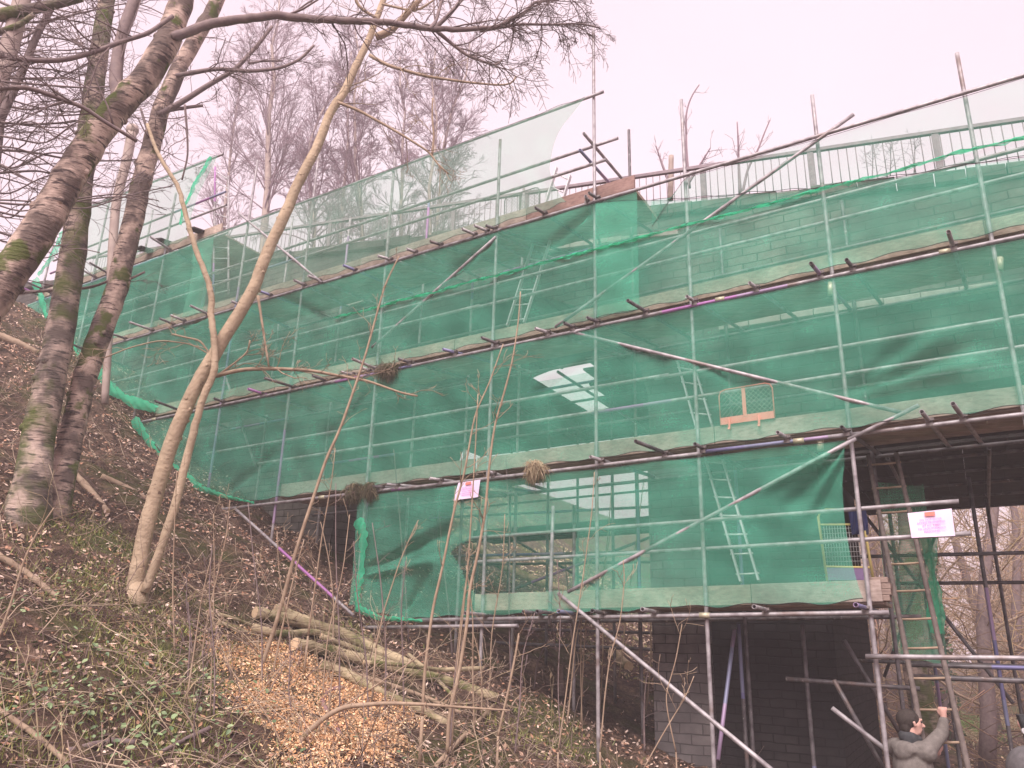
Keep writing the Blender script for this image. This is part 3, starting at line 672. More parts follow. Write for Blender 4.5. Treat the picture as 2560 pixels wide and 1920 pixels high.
# rear netting
net('rear_net', 'pale green net hanging on the far side of the bridge behind the left arch', lv(1, -12, -2, .1), lv(3, -12, -2, 0), -11.5, -3.9, t0=6.6, amp=.07, m_=NET_REAR, cord=False)
net('rear_net', 'small pale green net panel low behind the left arch beside the pier', [(-8, .45), (-5, .4)], [(-8, 1.75), (-5, 1.7)], wl(1425, 1400, 6.4)[0], wl(1640, 1400, 6.4)[0], t0=6.4, amp=.09, m_=NET_REAR, cord=False)
a_, b_ = wl(2205, 1400, 1.9)[0], wl(2325, 1400, 1.9)[0]
def bay(S, Z):                                          # wraps round the corner of the ladder bay
    return np.where(S > b_, -(S - b_) * 3.0, 0)
def warp7(S, T, Z, V):
    ex = np.clip(S - b_, 0, None); return S - ex * .55, T - ex * 2.2, Z
net('debris_net', 'green net wrapped round the ladder bay, bright on its right side', [(a_, -.02), (b_, -.2), (b_ + .12, -.22)], [(a_, 2.1), (b_ + .12, 2.0)], a_, b_ + .12, t0=1.9, amp=.09, warp=warp7, cord=False, m_=NET_REAR, hem=[(pw([(2318, 1300), (2326, 1380), (2332, 1450), (2338, 1520), (2344, 1585)], 1.9), .14)])  # the hem strip paints the side that catches sky light in brighter net

# ------------------------------------------------------------------ trees
def path(px, Y0, Y1=None, k=None):
    Y1 = Y0 if Y1 is None else Y1; n = len(px)
    q = np.array([at(x, y, Y0 + (Y1 - Y0) * i / max(1, n - 1)) for i, (x, y) in enumerate(px)])
    if k is None: k = max(6, 4 * n)
    dd = np.concatenate([[0], np.cumsum(np.linalg.norm(np.diff(q, axis=0), axis=1))]); u = np.linspace(0, dd[-1], k)
    r = np.stack([np.interp(u, dd, q[:, i]) for i in range(3)], 1)
    for _ in range(2): r[1:-1] = .25 * r[:-2] + .5 * r[1:-1] + .25 * r[2:]
    return r
def wpx(p, px): return px * float((p - UV * CZ) @ fw) / F / 2      # radius in metres of a px-wide stem at p
def stem(mb, px, Y0, Y1, w0, w1, n=8, mi=0, wmid=None, wob=.0, col=(1, 1, 1)):
    pts = path(px, Y0, Y1); k = len(pts); u = np.linspace(0, 1, k)
    ws = np.interp(u, [0, .5, 1], [w0, wmid or (w0 + w1) / 2, w1])
    rr = np.array([wpx(p, a) for p, a in zip(pts, ws)]) * (1 + .018 * rng.standard_normal(k))
    if wob: pts = pts + wob * rng.standard_normal(pts.shape)
    mb.tube(pts, rr, n, mi, col); return pts, rr
def unit(v): return v / (np.linalg.norm(v) + 1e-9)
def limb(mb, p, d, Ln, r, lvl, nc, trop=(0, 0, .06), wob=.16, k=6, mi=0, rmin=.003, ang=(.4, .95), fr=(.35, .65), col=(1, 1, 1)):
    pts = [p]; d = unit(np.asarray(d, float)); tr = np.asarray(trop)
    for i in range(k - 1):
        d = unit(d + wob * rng.standard_normal(3) + tr); pts.append(pts[-1] + d * Ln / (k - 1))
    pts = np.array(pts); rr = np.maximum(np.linspace(r, r * .4, k), rmin)
    mb.tube(pts, rr, 6 if r > .03 else (4 if r > .009 else 3), mi, col)
    if lvl > 0: sprout(mb, pts, rr, nc, (Ln * fr[0], Ln * fr[1]), lvl - 1, nc, trop, wob, mi, rmin, ang, .2, col)
def sprout(mb, pts, rr, count, Lr, lvl, nc, trop=(0, 0, .06), wob=.16, mi=0, rmin=.003, ang=(.4, .95), f0=.15, col=(1, 1, 1), bias=None):
    k = len(pts)
    for _ in range(count):
        f = rng.uniform(f0, 1) * (k - 1); i = min(int(f), k - 2); q = pts[i] + (pts[i + 1] - pts[i]) * (f - i)
        d = unit(pts[i + 1] - pts[i]); pr = unit(np.cross(d, rng.standard_normal(3))); a = rng.uniform(*ang)
        dd = d * math.cos(a) + pr * math.sin(a)
        if bias is not None: dd = dd + np.asarray(bias)
        Ln = rng.uniform(*Lr) * (1.1 - .45 * f / (k - 1))
        limb(mb, q, dd, Ln, max(rmin, min(rr[i] * .55, Ln * .011 + .002)), lvl, nc, trop, wob, 6 if lvl else 5, mi, rmin, ang, (.35, .65), col)
def tree(name, label, base, group=None, cat='tree'): return thing(name, base, label, cat, group)
def knots(mb, pts, rr, count, mi=0):
    for _ in range(count):
        i = rng.integers(1, len(pts) - 1); d = unit(pts[i + 1] - pts[i]); pr = unit(np.cross(d, rng.standard_normal(3)))
        mb.ell(pts[i] + pr * rr[i] * .92, [rr[i] * .3, rr[i] * .22, rr[i] * .3], None, 6, 4, mi)

# the leaning birch across the upper left corner
Y = 6.6
b0 = at(-150, 960, Y); s_, t_ = st(b0); base = gp(s_, t_, -.1)
T = tree('birch_tree', 'big old birch leaning steeply to the right across the upper left corner', base)
mb = MB(); px = [(-150, 960), (-40, 770), (40, 665), (115, 545), (185, 425), (240, 335), (305, 258), (372, 185), (420, 105), (452, 10), (470, -90), (480, -220)]
p1, r1 = stem(mb, px, Y, Y + .5, 98, 50, 14, 0, 66, .006); mb.tube([base, (base + p1[0]) / 2, p1[0]], [r1[0] * 1.35, r1[0] * 1.1, r1[0]], 14)
knots(mb, p1, r1, 26); mb.build('trunk', BIRCH, T)
mb = MB()
big, br_ = stem(mb, [(428, 96), (462, 84), (500, 66), (544, 57), (622, 46), (696, 38), (739, 45), (860, 52), (928, 53), (1005, 61), (1083, 73), (1161, 74), (1250, 69), (1282, 41), (1301, 41), (1336, 4), (1390, 0), (1450, -14)], 6.9, 7.6, 25, 5, 7, 0, 16, .004)
sprout(mb, big, br_, 34, (.5, 1.3), 2, 4, (0, 0, -.03), .17, 0, .0028, (.5, 1.2), .25)
q, r_ = stem(mb, [(1090, 76), (1130, 110), (1170, 140), (1225, 160), (1240, 165), (1255, 150)], 7.4, 7.5, 10, 5, 6); sprout(mb, q, r_, 16, (.4, 1.0), 2, 4, (0, 0, -.05), .18, 0, .0026, (.4, 1.1), .2)
q, r_ = stem(mb, [(1200, 78), (1300, 60), (1380, 62), (1450, 58), (1500, 70)], 7.5, 7.7, 8, 4, 6); sprout(mb, q, r_, 24, (.35, .9), 2, 5, (0, 0, -.09), .2, 0, .0024, (.4, 1.2), .1)
q, r_ = stem(mb, [(1083, 74), (1120, 40), (1150, 5), (1160, -20)], 7.4, 7.6, 12, 8, 6); sprout(mb, q, r_, 8, (.4, .9), 2, 4, (0, 0, -.02), .18, 0, .0026)
for q0 in ([(300, 262), (288, 200), (297, 117), (320, 40), (345, -20)], [(1072, 74), (1090, 55), (1104, 0)]):
    q, r_ = stem(mb, q0, 6.9, 7.2, 34 if q0[0][0] < 400 else 10, 26 if q0[0][0] < 400 else 7, 8, 0); sprout(mb, q, r_, 5, (.4, 1.0), 2, 3)
q, r_ = stem(mb, [(342, 353), (312, 334), (255, 300), (210, 268), (136, 241), (70, 218), (-20, 222)], 6.72, 6.1, 9, 12, 6); sprout(mb, q, r_, 16, (.4, 1.1), 2, 4, (0, 0, .02))
q, r_ = stem(mb, [(432, 40), (370, 85), (311, 101), (233, 132), (155, 152), (78, 152), (-20, 138)], 6.7, 6.1, 10, 13, 6); sprout(mb, q, r_, 14, (.4, 1.1), 2, 4, (0, 0, .02))
mb.build('crown', TWIG, T)

# the pair of birches standing on the bank
def bank(px, Y): q = at(px[0][0], px[0][1], Y); s, t = st(q); return gp(s, t, -.12)
px = [(68, 1290), (100, 1060), (138, 900), (160, 770), (180, 660), (190, 570), (212, 400), (228, 280), (248, 130), (268, 0), (285, -120)]
base = ghit(68, 1290, 7, 12); Yb = base[1]
T = tree('birch_tree', 'mossy birch standing on the bank, left one of the upright pair', base); mb = MB()
p1, r1 = stem(mb, px, Yb, Yb + .5, 80, 32, 12, 0, 54, .006); mb.tube([p1[0] - UV * .35, p1[0] - UV * .05, p1[2], p1[4]], [r1[0] * 1.9, r1[0] * 1.45, r1[2] * 1.12, r1[4]], 12); knots(mb, p1, r1, 18); mb.build('trunk', BIRCH_MOSS, T)
mb = MB(); sprout(mb, p1, r1, 26, (.6, 1.6), 2, 4, (0, 0, .05), .16, 0, .003, (.6, 1.2), .55); mb.build('crown', TWIG, T)
px = [(128, 1262), (152, 1215), (178, 1087), (211, 951), (249, 834), (288, 737), (311, 640), (326, 590), (350, 466), (378, 369), (402, 272), (436, 194), (470, 130), (513, 58), (548, -8), (580, -90)]
base2 = ghit(138, 1285, 7, 12)
T = tree('birch_tree', 'flaky barked birch leaning right beside the mossy one on the bank', base2); mb = MB()
p1, r1 = stem(mb, px, base2[1], base2[1] + .4, 60, 30, 12, 0, 47, .006); mb.tube([p1[0] - UV * .4, p1[0] - UV * .05, p1[2], p1[4]], [r1[0] * 1.9, r1[0] * 1.5, r1[2] * 1.12, r1[4]], 12); knots(mb, p1, r1, 20); mb.build('trunk', BIRCH, T)
mb = MB()
for q0, a, b, n_ in (([(396, 288), (470, 246), (505, 222), (587, 175), (641, 117), (680, 66)], 15, 8, 9), ([(440, 190), (490, 180), (544, 171), (622, 179), (700, 171), (750, 150), (785, 113)], 12, 6, 14), ([(400, 280), (470, 268), (507, 264)], 10, 7, 1), ([(622, 158), (660, 152), (705, 152)], 6, 4, 2),
                     ([(462, 262), (468, 330), (470, 390), (455, 450)], 6, 4, 3), ([(385, 368), (360, 300), (352, 272)], 10, 6, 1), ([(300, 690), (230, 720), (120, 726), (10, 735)], 6, 9, 3), ([(280, 720), (320, 700), (362, 680)], 8, 5, 1)):
    q, r_ = stem(mb, q0, base2[1] + .1, base2[1] + .3, a, b, 6); sprout(mb, q, r_, n_, (.3, .9), 2, 4, (0, 0, -.01), .18, 0, .003)
sprout(mb, p1, r1, 14, (.4, 1.1), 2, 4, (0, 0, .02), .2, 0, .003, (.7, 1.3), .5)
mb.build('crown', TWIG, T)
base = ghit(262, 1010, 8, 14)
T = tree('young_tree', 'slim dark stem with a broken top beside the flaky birch', base); mb = MB()
p1, r1 = stem(mb, [(262, 1010), (275, 800), (279, 650), (284, 590), (290, 505), (306, 440), (318, 400), (331, 325)], base[1], base[1] + .2, 18, 24, 7, 0); mb.ell(p1[-1], [r1[-1] * 1.4] * 3, None, 6, 4); mb.build('trunk', FARBARK, T)
mb = MB(); sprout(mb, p1, r1, 10, (.3, .7), 1, 3, (0, 0, .02)); mb.build('crown', TWIG, T)

# pale smooth tree with twin stems
base = ghit(338, 1492, 6.5, 11); Yb = base[1]
T = tree('alder_tree', 'pale smooth barked tree with twin stems that part at the foot', base); mb = MB()
A_ = [(332, 1500), (350, 1400), (372, 1290), (381, 1262), (428, 1107), (486, 970), (521, 912), (544, 873), (591, 795), (638, 718), (662, 640), (700, 564), (750, 447), (793, 369), (828, 272), (860, 233), (889, 167), (920, 105), (943, 39), (963, -10), (980, -80)]
p1, r1 = stem(mb, A_, Yb, Yb + .5, 42, 12, 12, 0, 28, .003)
B_ = [(362, 1480), (408, 1358), (432, 1280), (439, 1262), (467, 1145), (502, 1009), (525, 951), (540, 925), (534, 834), (525, 776), (532, 745), (513, 679), (494, 640), (466, 544), (447, 466), (408, 408), (389, 373), (368, 310)]
p2, r2 = stem(mb, B_, Yb - .05, Yb + .1, 23, 8, 10, 0, 16, .003)
knots(mb, p1, r1, 26); knots(mb, p2, r2, 20)
mb.tube([base - UV * .25 + EV * .05, base - UV * .02 + EV * .03, p1[2]], [.17, .12, .07], 9)
mb.build('trunk', ALDER, T)
mb = MB()
for q0, a, b, n_, dv in (([(540, 940), (583, 928), (622, 922), (700, 922), (778, 926), (850, 940), (916, 951), (1005, 983), (1044, 990)], 11, 5, 12, .0), ([(545, 938), (590, 905), (620, 880), (625, 850)], 6, 4, 4, 0), ([(939, 93), (978, 78), (1005, 47), (1052, -4)], 20, 13, 10, .0), ([(924, 138), (967, 163), (1060, 190), (1169, 206), (1258, 214), (1289, 208), (1290, 190)], 9, 4, 12, 0),
                     ([(845, 256), (897, 276), (967, 315), (1013, 342), (1075, 381), (1091, 408), (1122, 435)], 8, 4, 9, 0), ([(1080, 390), (1085, 340), (1080, 290), (1082, 245)], 7, 4, 1, 0), ([(535, 900), (500, 850), (470, 845), (430, 835)], 6, 4, 3, 0), ([(530, 890), (480, 860), (400, 850), (320, 870), (260, 895)], 4, 3, 4, 0),
                     ([(645, 740), (660, 840), (672, 915)], 8, 5, 1, 0), ([(940, 45), (900, 20), (880, -20)], 8, 6, 5, 0), ([(955, 10), (1040, 30), (1100, -10)], 6, 5, 6, 0)):
    q, r_ = stem(mb, q0, Yb + .2, Yb + .1, a, b, 6); sprout(mb, q, r_, n_, (.25, .75), 2, 3, (0, 0, .0), .22, 0, .0028)
sprout(mb, p1, r1, 8, (.6, 1.3), 2, 4, (0, 0, .05), .18, 0, .003, (.5, 1.0), .72)
mb.build('crown', TWIG_TAN, T)

# tree just outside the left edge that hangs its sweeping twigs into the picture
base = gp(-12.2, -5.8, -.1)
T = tree('beech_tree', 'tree at the left edge with a mossy limb and long sweeping twigs', base); mb = MB()
p1, r1 = stem(mb, [(-420, 900), (-180, 560), (-40, 300), (30, 100), (70, -60)], 8.2, 8.6, 70, 36, 10)
mb.tube([base, (base + p1[0]) / 2, p1[0]], [r1[0] * 1.4, r1[0] * 1.1, r1[0]], 10); mb.build('trunk', FARBARK, T)
mb = MB(); q, r_ = stem(mb, [(-60, 50), (0, 36), (78, 23), (140, 10), (205, -6)], 8.4, 8.4, 34, 20, 8); q2, r2 = stem(mb, [(-60, 110), (0, 80), (50, 62), (85, 35)], 8.4, 8.4, 18, 12, 8); mb.build('limb', BIRCH_MOSS, T)
mb = MB()
for i in range(38):
    y0 = rng.uniform(-60, 600); ln = rng.uniform(180, 520); dr = rng.uniform(-40, 190); sg = rng.uniform(.3, .8)
    pxs = [(-70, y0), (-70 + ln * .3, y0 + dr * .1 + rng.uniform(-25, 50)), (-70 + ln * .55, y0 + dr * .25 + rng.uniform(-45, 45)), (-70 + ln * .8, y0 + dr * (.5 if sg > .5 else .1) + rng.uniform(-50, 30)), (-70 + ln, y0 + dr * .35 * (1 if rng.random() < .6 else -1.2))]
    q, r_ = stem(mb, pxs, rng.uniform(7.8, 10.5), rng.uniform(7.8, 11), rng.uniform(4, 9), 2.5, 4); sprout(mb, q, r_, 7, (.4, 1.2), 1, 3, (0, 0, .03), .2, 0, .003, (.35, .95), .1)
for c_ in ([(10, 250), (-10, 420), (-30, 640)], [(52, 0), (25, 120), (5, 250)], [(140, 0), (95, 80), (50, 190), (0, 300)]): q, r_ = stem(mb, c_, 9.4, 9.4, 14, 22, 6)
mb.build('crown', TWIG, T)

# bare birches on the hill behind the bridge
FARB = [(692, 30.0, -60, 24, 'tallest pale stemmed birch behind the bridge with a wide airy crown', 2.6),
        (800, 25.0, 190, 14, 'dense dark twigged birch rising behind the pale twin stemmed tree', 1.5),
        (945, 27.0, 120, 16, 'bare birch behind the railing, first of the close group', 1.7), (1015, 29.0, 95, 14, 'bare birch behind the railing with two straight rods', 1.5),
        (1085, 26.0, 110, 15, 'thin straight bare birch behind the railing beside the leaning one', 1.5), (1130, 28.0, 85, 18, 'bare birch with its top curving to the right behind the long pale sail of net', 2.0), (880, 32.0, 130, 13, 'far bare birch low in the gap beside the pale twin stemmed tree', 1.6),
        (585, 36.0, 160, 12, 'thin far birch seen between the upright birch and the tallest pale birch', 1.7)]
for i, (x, Yd, yt, wd, lab, cw) in enumerate(FARB):
    b_ = at(x, 620, Yd); s, t = st(b_); base = gp(s, t, -.2)
    T = tree('birch_tree', lab, base, 'bare birches on the hill behind the bridge'); mb = MB()
    top = at(x + (60 if i == 5 else rng.uniform(-18, 22)), yt, Yd)
    n_ = 12; u = np.linspace(0, 1, n_)[:, None]; pts = base * (1 - u) + top * u + np.hstack([.22 * np.cumsum(rng.standard_normal((n_, 1)), 0) * u, .15 * np.cumsum(rng.standard_normal((n_, 1)), 0) * u, 0 * u])
    if i == 5: pts += RT * (np.sin(u * 3.1) * -.9)
    rr = np.linspace(wpx(pts[6], wd * 1.15), wpx(pts[6], 3.0), n_); mb.tube(pts, rr, 7); mb.build('trunk', FARBARK, T)
    mb = MB(); Ht = np.linalg.norm(top - base)
    for j in range(62 if i == 0 else 50):
        f = rng.uniform(.38, .98); kk = min(int(f * (n_ - 1)), n_ - 2); q = pts[kk] + (pts[kk + 1] - pts[kk]) * (f * (n_ - 1) - kk)
        a = rng.uniform(0, 6.28); el = rng.uniform(.65, 1.3)
        d = np.array([math.cos(a) * math.cos(el), math.sin(a) * math.cos(el), math.sin(el)])
        limb(mb, q, d, cw * rng.uniform(.8, 1.9) * (1.25 - .75 * f), .03 * (1.3 - f) + .008, 3, 5, (0, 0, -.014), .1, 6, 0, .0054, (.2, .62), (.5, .78))
    mb.build('crown', TWIG_PURPLE, T)
# scrub growing on top of the parapet
for (px, lab, Yd) in ([[(1724, 470), (1716, 380), (1715, 280), (1728, 240), (1748, 212)], 'sapling with a forked tip rising beside the second tall pole above the parapet', 11.4], [[(1850, 485), (1847, 420), (1846, 360), (1843, 305)], 'thin straight stem growing out of the parapet top', 11.2], [[(1856, 485), (1870, 420), (1895, 375), (1912, 330), (1925, 300)], 'slanting forked sapling growing on the parapet top', 11.2], [[(1672, 455), (1655, 410), (1640, 365)], 'bare stick leaning left behind the cut stump on the parapet', 11.3], [[(1720, 460), (1745, 420), (1776, 370)], 'short twiggy stem leaning right beside the second tall pole on the parapet', 11.4]):
    base = at(*px[0], Yd); T = tree('parapet_sapling', lab, base, 'saplings growing on the parapet', 'sapling'); mb = MB(); q, r_ = stem(mb, px, Yd, Yd, 8, 3, 5); mb.build('stem', TWIG_PURPLE, T)
    mb = MB(); sprout(mb, q, r_, 7, (.2, .55), 1, 2, (0, 0, .03), .15, 0, .003, (.4, .9), .4); mb.build('twigs', TWIG_PURPLE, T)
mb = MB(); q, r_ = stem(mb, [(1676, 500), (1677, 440), (1678, 390)], 11.2, 11.2, 15, 13, 8); lone('cut_stump', mb, FARBARK, q[0], 'cut off stem standing upright behind the parapet railing', 'stump')
mb = MB(); 
for x, y in ((2180, 445), (2225, 440), (2285, 432)):
    q, r_ = stem(mb, [(x, y), (x + 2, y - 60), (x, y - 90)], 17, 17, 4, 2, 3); sprout(mb, q, r_, 26, (.15, .5), 1, 2, (0, 0, -.02), .1, 0, .004, (.8, 1.3), .1)
lone('dry_weeds', mb, TWIG_PURPLE, at(2230, 440, 17), 'feathery dry weeds beyond the railing right of its thick post', 'weeds', None, 'stuff')

# woods on the valley floor beyond the bridge
WT = [(2140, 21, 44, -6, 'brown trunk left of the pinkish pole, under the bridge'), (2190, 24, 40, 6, 'brown trunk just right of the pinkish pole, under the bridge'), (2302, 17.5, 58, 3, 'thick mossy yellow trunk behind the climbing man'), (2352, 22, 40, 0, 'ivy clad dark trunk right of the ladder'),
      (2420, 19, 34, 60, 'leaning trunk with spreading limbs right of the ladder'), (2480, 26, 26, -20, 'thin trunk in the brown thicket under the deck'), (2540, 23, 26, 30, 'thin trunk at the right edge below the deck'), (2235, 30, 28, 4, 'far thin trunk seen through the ladder bay'), (2090, 33, 26, 0, 'far thin trunk close to the black pier edge')]
for x, Yd, wd, lean, lab in WT:
    b_ = at(x, 1700, Yd); s, t = st(b_); base = gp(s, t, -.1); r0 = wpx(b_, wd)
    T = tree('woodland_tree', lab, base, 'trees in the wood beyond the bridge'); mb = MB()
    pts = np.array([base + UV * u * 9 + RT * (lean / 40 * u * 1.2 + .12 * math.sin(u * 9 + x)) for u in np.linspace(0, 1, 9)])
    mb.tube(pts, np.linspace(r0 * 1.2, r0 * .5, 9), 9); mb.build('trunk', BIRCH_MOSS if 'mossy' in lab else TWIG, T)
    mb = MB(); sprout(mb, pts, np.linspace(r0, r0 * .4, 9), 16, (1.4, 3.6), 2, 4, (0, 0, .05), .17, 0, .008, (.5, 1.2), .1); mb.build('crown', TWIG_TAN, T)
    if 'ivy' in lab:
        mb = MB()
        for _ in range(900):
            u = rng.uniform(0, .75); p = base + UV * u * 9; a = rng.uniform(0, 6.28); q = p + (np.array([math.cos(a), math.sin(a), 0]) * (r0 + rng.uniform(0, .16))); e1 = unit(rng.standard_normal(3)) * .07; e2 = unit(np.cross(e1, rng.standard_normal(3))) * .05
            mb.add([q - e1, q + e2, q + e1, q - e2], [(0, 1, 2, 3)], 0, np.array([.05, .085, .035]) * rng.uniform(.6, 1.6))
        mb.build('ivy', GREENLEAF, T)
mb = MB()
for i in range(15000):
    t = rng.uniform(10, 66); s = rng.uniform(-3 - t * .15, 12 + t * .75); z = rng.uniform(-.2, 6.5) ** 1.0
    p = P(s, t, float(ground0(s, t)) + z); c = np.array([.40, .265, .17]) * rng.uniform(.4, 1.35) * np.array([1, rng.uniform(.9, 1.1), rng.uniform(.85, 1.1)])
    limb(mb, p, np.array([rng.normal(), rng.normal(), rng.uniform(-.3, 1.4)]), rng.uniform(.8, 3.0), rng.uniform(.006, .018), 1 if i % 2 else 0, 3, (0, 0, .02), .2, 5, 0, .006, (.4, 1.0), (.4, .7), c)
tag(mb.build('thicket', LITTER), 'brown mass of bare twigs filling the wood beyond the bridge', 'thicket', kind='stuff')

# ------------------------------------------------------------------ ladders, guards, signs and other things on the scaffold
def ladder(name, label, bl, br, tl_, tr_, rungs, m_, rung_m, r=.02, rr=.012, flat=False, band=None):
    T = thing(name, (bl + br) / 2, label, 'ladder')
    for a, b in ((bl, tl_), (br, tr_)):
        mb = MB()
        if flat: d = unit(b - a); mb.bev((a + b) / 2, [d, EV, unit(np.cross(d, EV))], [np.linalg.norm(b - a) / 2, r * .55, r * 1.5], .004)
        else: mb.tube([a + (b - a) * u for u in np.linspace(0, 1, 14)], [r * (1.12 - .2 * u) for u in np.linspace(0, 1, 14)], 8)
        mb.build('rail', m_, T)
    for u in np.linspace(.03, .97, rungs):
        mb = MB(); a = bl + (tl_ - bl) * u; b = br + (tr_ - br) * u; e_ = unit(b - a); mb.tube([a - e_ * .03, (a + b) / 2 - UV * .004, b + e_ * .03], rr, 7); mb.build('rung', rung_m, T)
    return T
POLEWOOD = simple('ladder_wood', (.11, .085, .08), (.21, .165, .15), 16)
lb, lt = wpt(2298, 1800, .32), wpt(2170, 1138, .85); rb, rt_ = wpt(2393, 1800, .32), wpt(2240, 1132, .85)
ex = .42; lb2, rb2 = lb - (lt - lb) * ex, rb - (rt_ - rb) * ex
ladder('pole_ladder', 'tall wooden pole ladder that the man is climbing at the right end of the scaffold', lb2, rb2, lt, rt_, 14, POLEWOOD, TWIG_TAN, .027, .013)
BANDED = mk_steel('banded_alloy', (.5, .48, .5), (.38, .36, .38), .28)
ladder('alloy_ladder', 'alloy ladder with purple bands leaning behind the net beside the red guard', wpt(1852, 1455, .25), wpt(1897, 1452, .25), wpt(1694, 905, .85), wpt(1735, 912, .85), 13, BANDED, ALLOY, .024, .012, True)
ladder('alloy_ladder', 'alloy ladder standing out above the fourth platform beside the pale sail of net', wpt(1268, 815, .55), wpt(1310, 808, .55), wpt(1392, 420, .95), wpt(1426, 440, .95), 11, ALLOY, ALLOY, .022, .011, True)
ladder('upright_ladder', 'upright lattice ladder behind the green net near the pale twin stemmed tree', wpt(533, 745, .3), wpt(571, 735, .3), wpt(538, 418, .3), wpt(571, 440, .3), 12, STEEL, ALLOY, .022, .011)

REDP = simple('red_lead_paint', (.88, .20, .17), (.95, .28, .25), 14, .6)
def guard(name, label, c, wd, ht, t, m_, wire, cell=.05, out=0):
    s0, z0 = c; T = thing(name, P(s0, t, z0), label, 'guard')
    mb = MB(); q = [P(s0, t, z0), P(s0, t, z0 + ht - .07), P(s0 + .025, t, z0 + ht - .02), P(s0 + .08, t, z0 + ht), P(s0 + wd - .08, t, z0 + ht + .0253 * wd), P(s0 + wd - .025, t, z0 + ht - .02 + .0253 * wd), P(s0 + wd, t, z0 + ht - .07 + .0253 * wd), P(s0 + wd, t, z0 + .02)]
    mb.tube(q, .009, 6); mb.build('frame', m_, T)
    mb = MB(); mb.box(P(s0 + wd / 2, t, z0 + .045), [EV + UV * .0253, NV, UV], [wd / 2, .006, .045]); mb.box(P(s0 + wd / 2 - .02, t - .008, z0 + ht / 2 + .03), [UV, EV, NV], [ht / 2 - .04, .022, .004]); mb.build('band', m_, T)
    for f in (.17, .72):
        mb = MB(); mb.tube([P(s0 + wd * f, t - .012, z0 + .06), P(s0 + wd * f, t - .02, z0 - .03), P(s0 + wd * f, t - .03, z0 - .08), P(s0 + wd * f, t - .05, z0 - .07)], .016, 8); mb.build('hook', m_, T)
    mb = MB(); n_ = int((wd + ht) / cell)
    for i in range(n_):
        for sg in (1, -1):
            x0 = i * cell - (ht if sg > 0 else 0); a0 = max(0, x0) ; 
            u0, v0 = (x0, 0) ; u1, v1 = (x0 + ht, ht)
            if sg < 0: u0, v0, u1, v1 = x0, ht, x0 + ht, 0
            f0 = max(0, (0 - u0) / (u1 - u0)); f1 = min(1, (wd - u0) / (u1 - u0))
            if f1 - f0 > .05: mb.tube([P(s0 + u0 + (u1 - u0) * f0, t, z0 + v0 + (v1 - v0) * f0), P(s0 + u0 + (u1 - u0) * f1, t, z0 + v0 + (v1 - v0) * f1)], .0035, 3)
    mb.build('mesh', wire, T); return T
s0, z0 = wl(1800, 1060, -.0); guard('brick_guard', 'pinkish red mesh brick guard hooked over the toe board of the second lift', (s0, z0 + .0), wl(1935, 1040, 0)[0] - s0, .44, .03, REDP, simple('rust_wire', (.3, .2, .19), (.42, .3, .28), 20), .06)
s0, z0 = wl(1252, 545, .05); guard('brick_guard', 'dark mesh brick guard standing behind the toe board of the fourth platform', (s0, z0), wl(1340, 520, .05)[0] - s0, .43, .15, COUPLER, COUPLER, .06)

SIGN = simple('sign_board', (.80, .62, .80), (.86, .68, .86), 3, .5, .02); SRED = simple('sign_red', (.80, .20, .16), (.86, .25, .2), 9, .5, .02); SPINK = simple('sign_letters', (.78, .22, .55), (.84, .28, .6), 9, .5, .02)
def sign(label, corners, lines, th=.004):
    tl_, tr_, br_, bl_ = corners; c = (bl_ + br_) / 2; T = thing('warning_sign', c, label, 'sign')
    ex_ = (tr_ + br_ - tl_ - bl_) / 2; ey = (tl_ + tr_ - bl_ - br_) / 2; wd, ht = np.linalg.norm(ex_), np.linalg.norm(ey); e1 = ex_ / wd; nn = unit(np.cross(ex_, ey)); e2 = unit(ey)
    mb = MB(); n = 12; gridp = np.array([[bl_ * (1-u) * (1-v) + br_ * u * (1-v) + tl_ * (1-u) * v + tr_ * u * v + nn * .012 * math.sin(u * 5 + v * 2) * (1 - v) for v in np.linspace(0, 1, n)] for u in np.linspace(0, 1, n)])
    mb.grid(gridp); mb.grid(gridp - nn * th, flip=True); mb.build('board', SIGN, T)
    ctr = (tl_ + tr_ + bl_ + br_) / 4
    def onb(u, v, o=.016): return ctr + ex_ * (u - .5) + ey * (v - .5) + nn * o
    mb = MB(); mb.add([onb(.38, .80), onb(.62, .80), onb(.62, .95), onb(.38, .95)], [(0, 1, 2, 3)]); mb.build('red_block', SRED, T)
    for i, ln in enumerate(lines):
        cu = bpy.data.curves.new('txt', 'FONT'); cu.body = ln; cu.size = ht * .105; cu.align_x = 'CENTER'; cu.align_y = 'CENTER'; cu.offset = .0004
        to = bpy.data.objects.new('txt', cu); COL.objects.link(to); dg = bpy.context.evaluated_depsgraph_get(); dg.update()
        me = bpy.data.meshes.new_from_object(to.evaluated_get(dg)); bpy.data.objects.remove(to)
        o = bpy.data.objects.new('lettering', me); COL.objects.link(o); o.parent = T; me.materials.clear(); me.materials.append(SPINK)
        org = onb(.5, .66 - i * .115) - np.array(T.location); me.transform(Matrix(((e1[0], e2[0], nn[0], org[0]), (e1[1], e2[1], nn[1], org[1]), (e1[2], e2[2], nn[2], org[2]), (0, 0, 0, 1))))
    return T
LINES = ['DO NOT ENTER', 'ACCESS PROHIBITED', 'AT ALL TIMES', 'TO UNAUTHORISED', 'PERSONNEL']
sign('white warning sign with pink letters tied between two tubes right of the ladder', [wpt(2269, 1283, -.13), wpt(2379, 1271, -.13), wpt(2388, 1339, -.13), wpt(2279, 1345, -.13)], LINES)
sign('small tilted white warning sign hanging from the second lift behind the saplings', [wpt(1146, 1207, -.2), wpt(1201, 1199, -.2), wpt(1194, 1242, -.2), wpt(1134, 1252, -.2)], LINES)

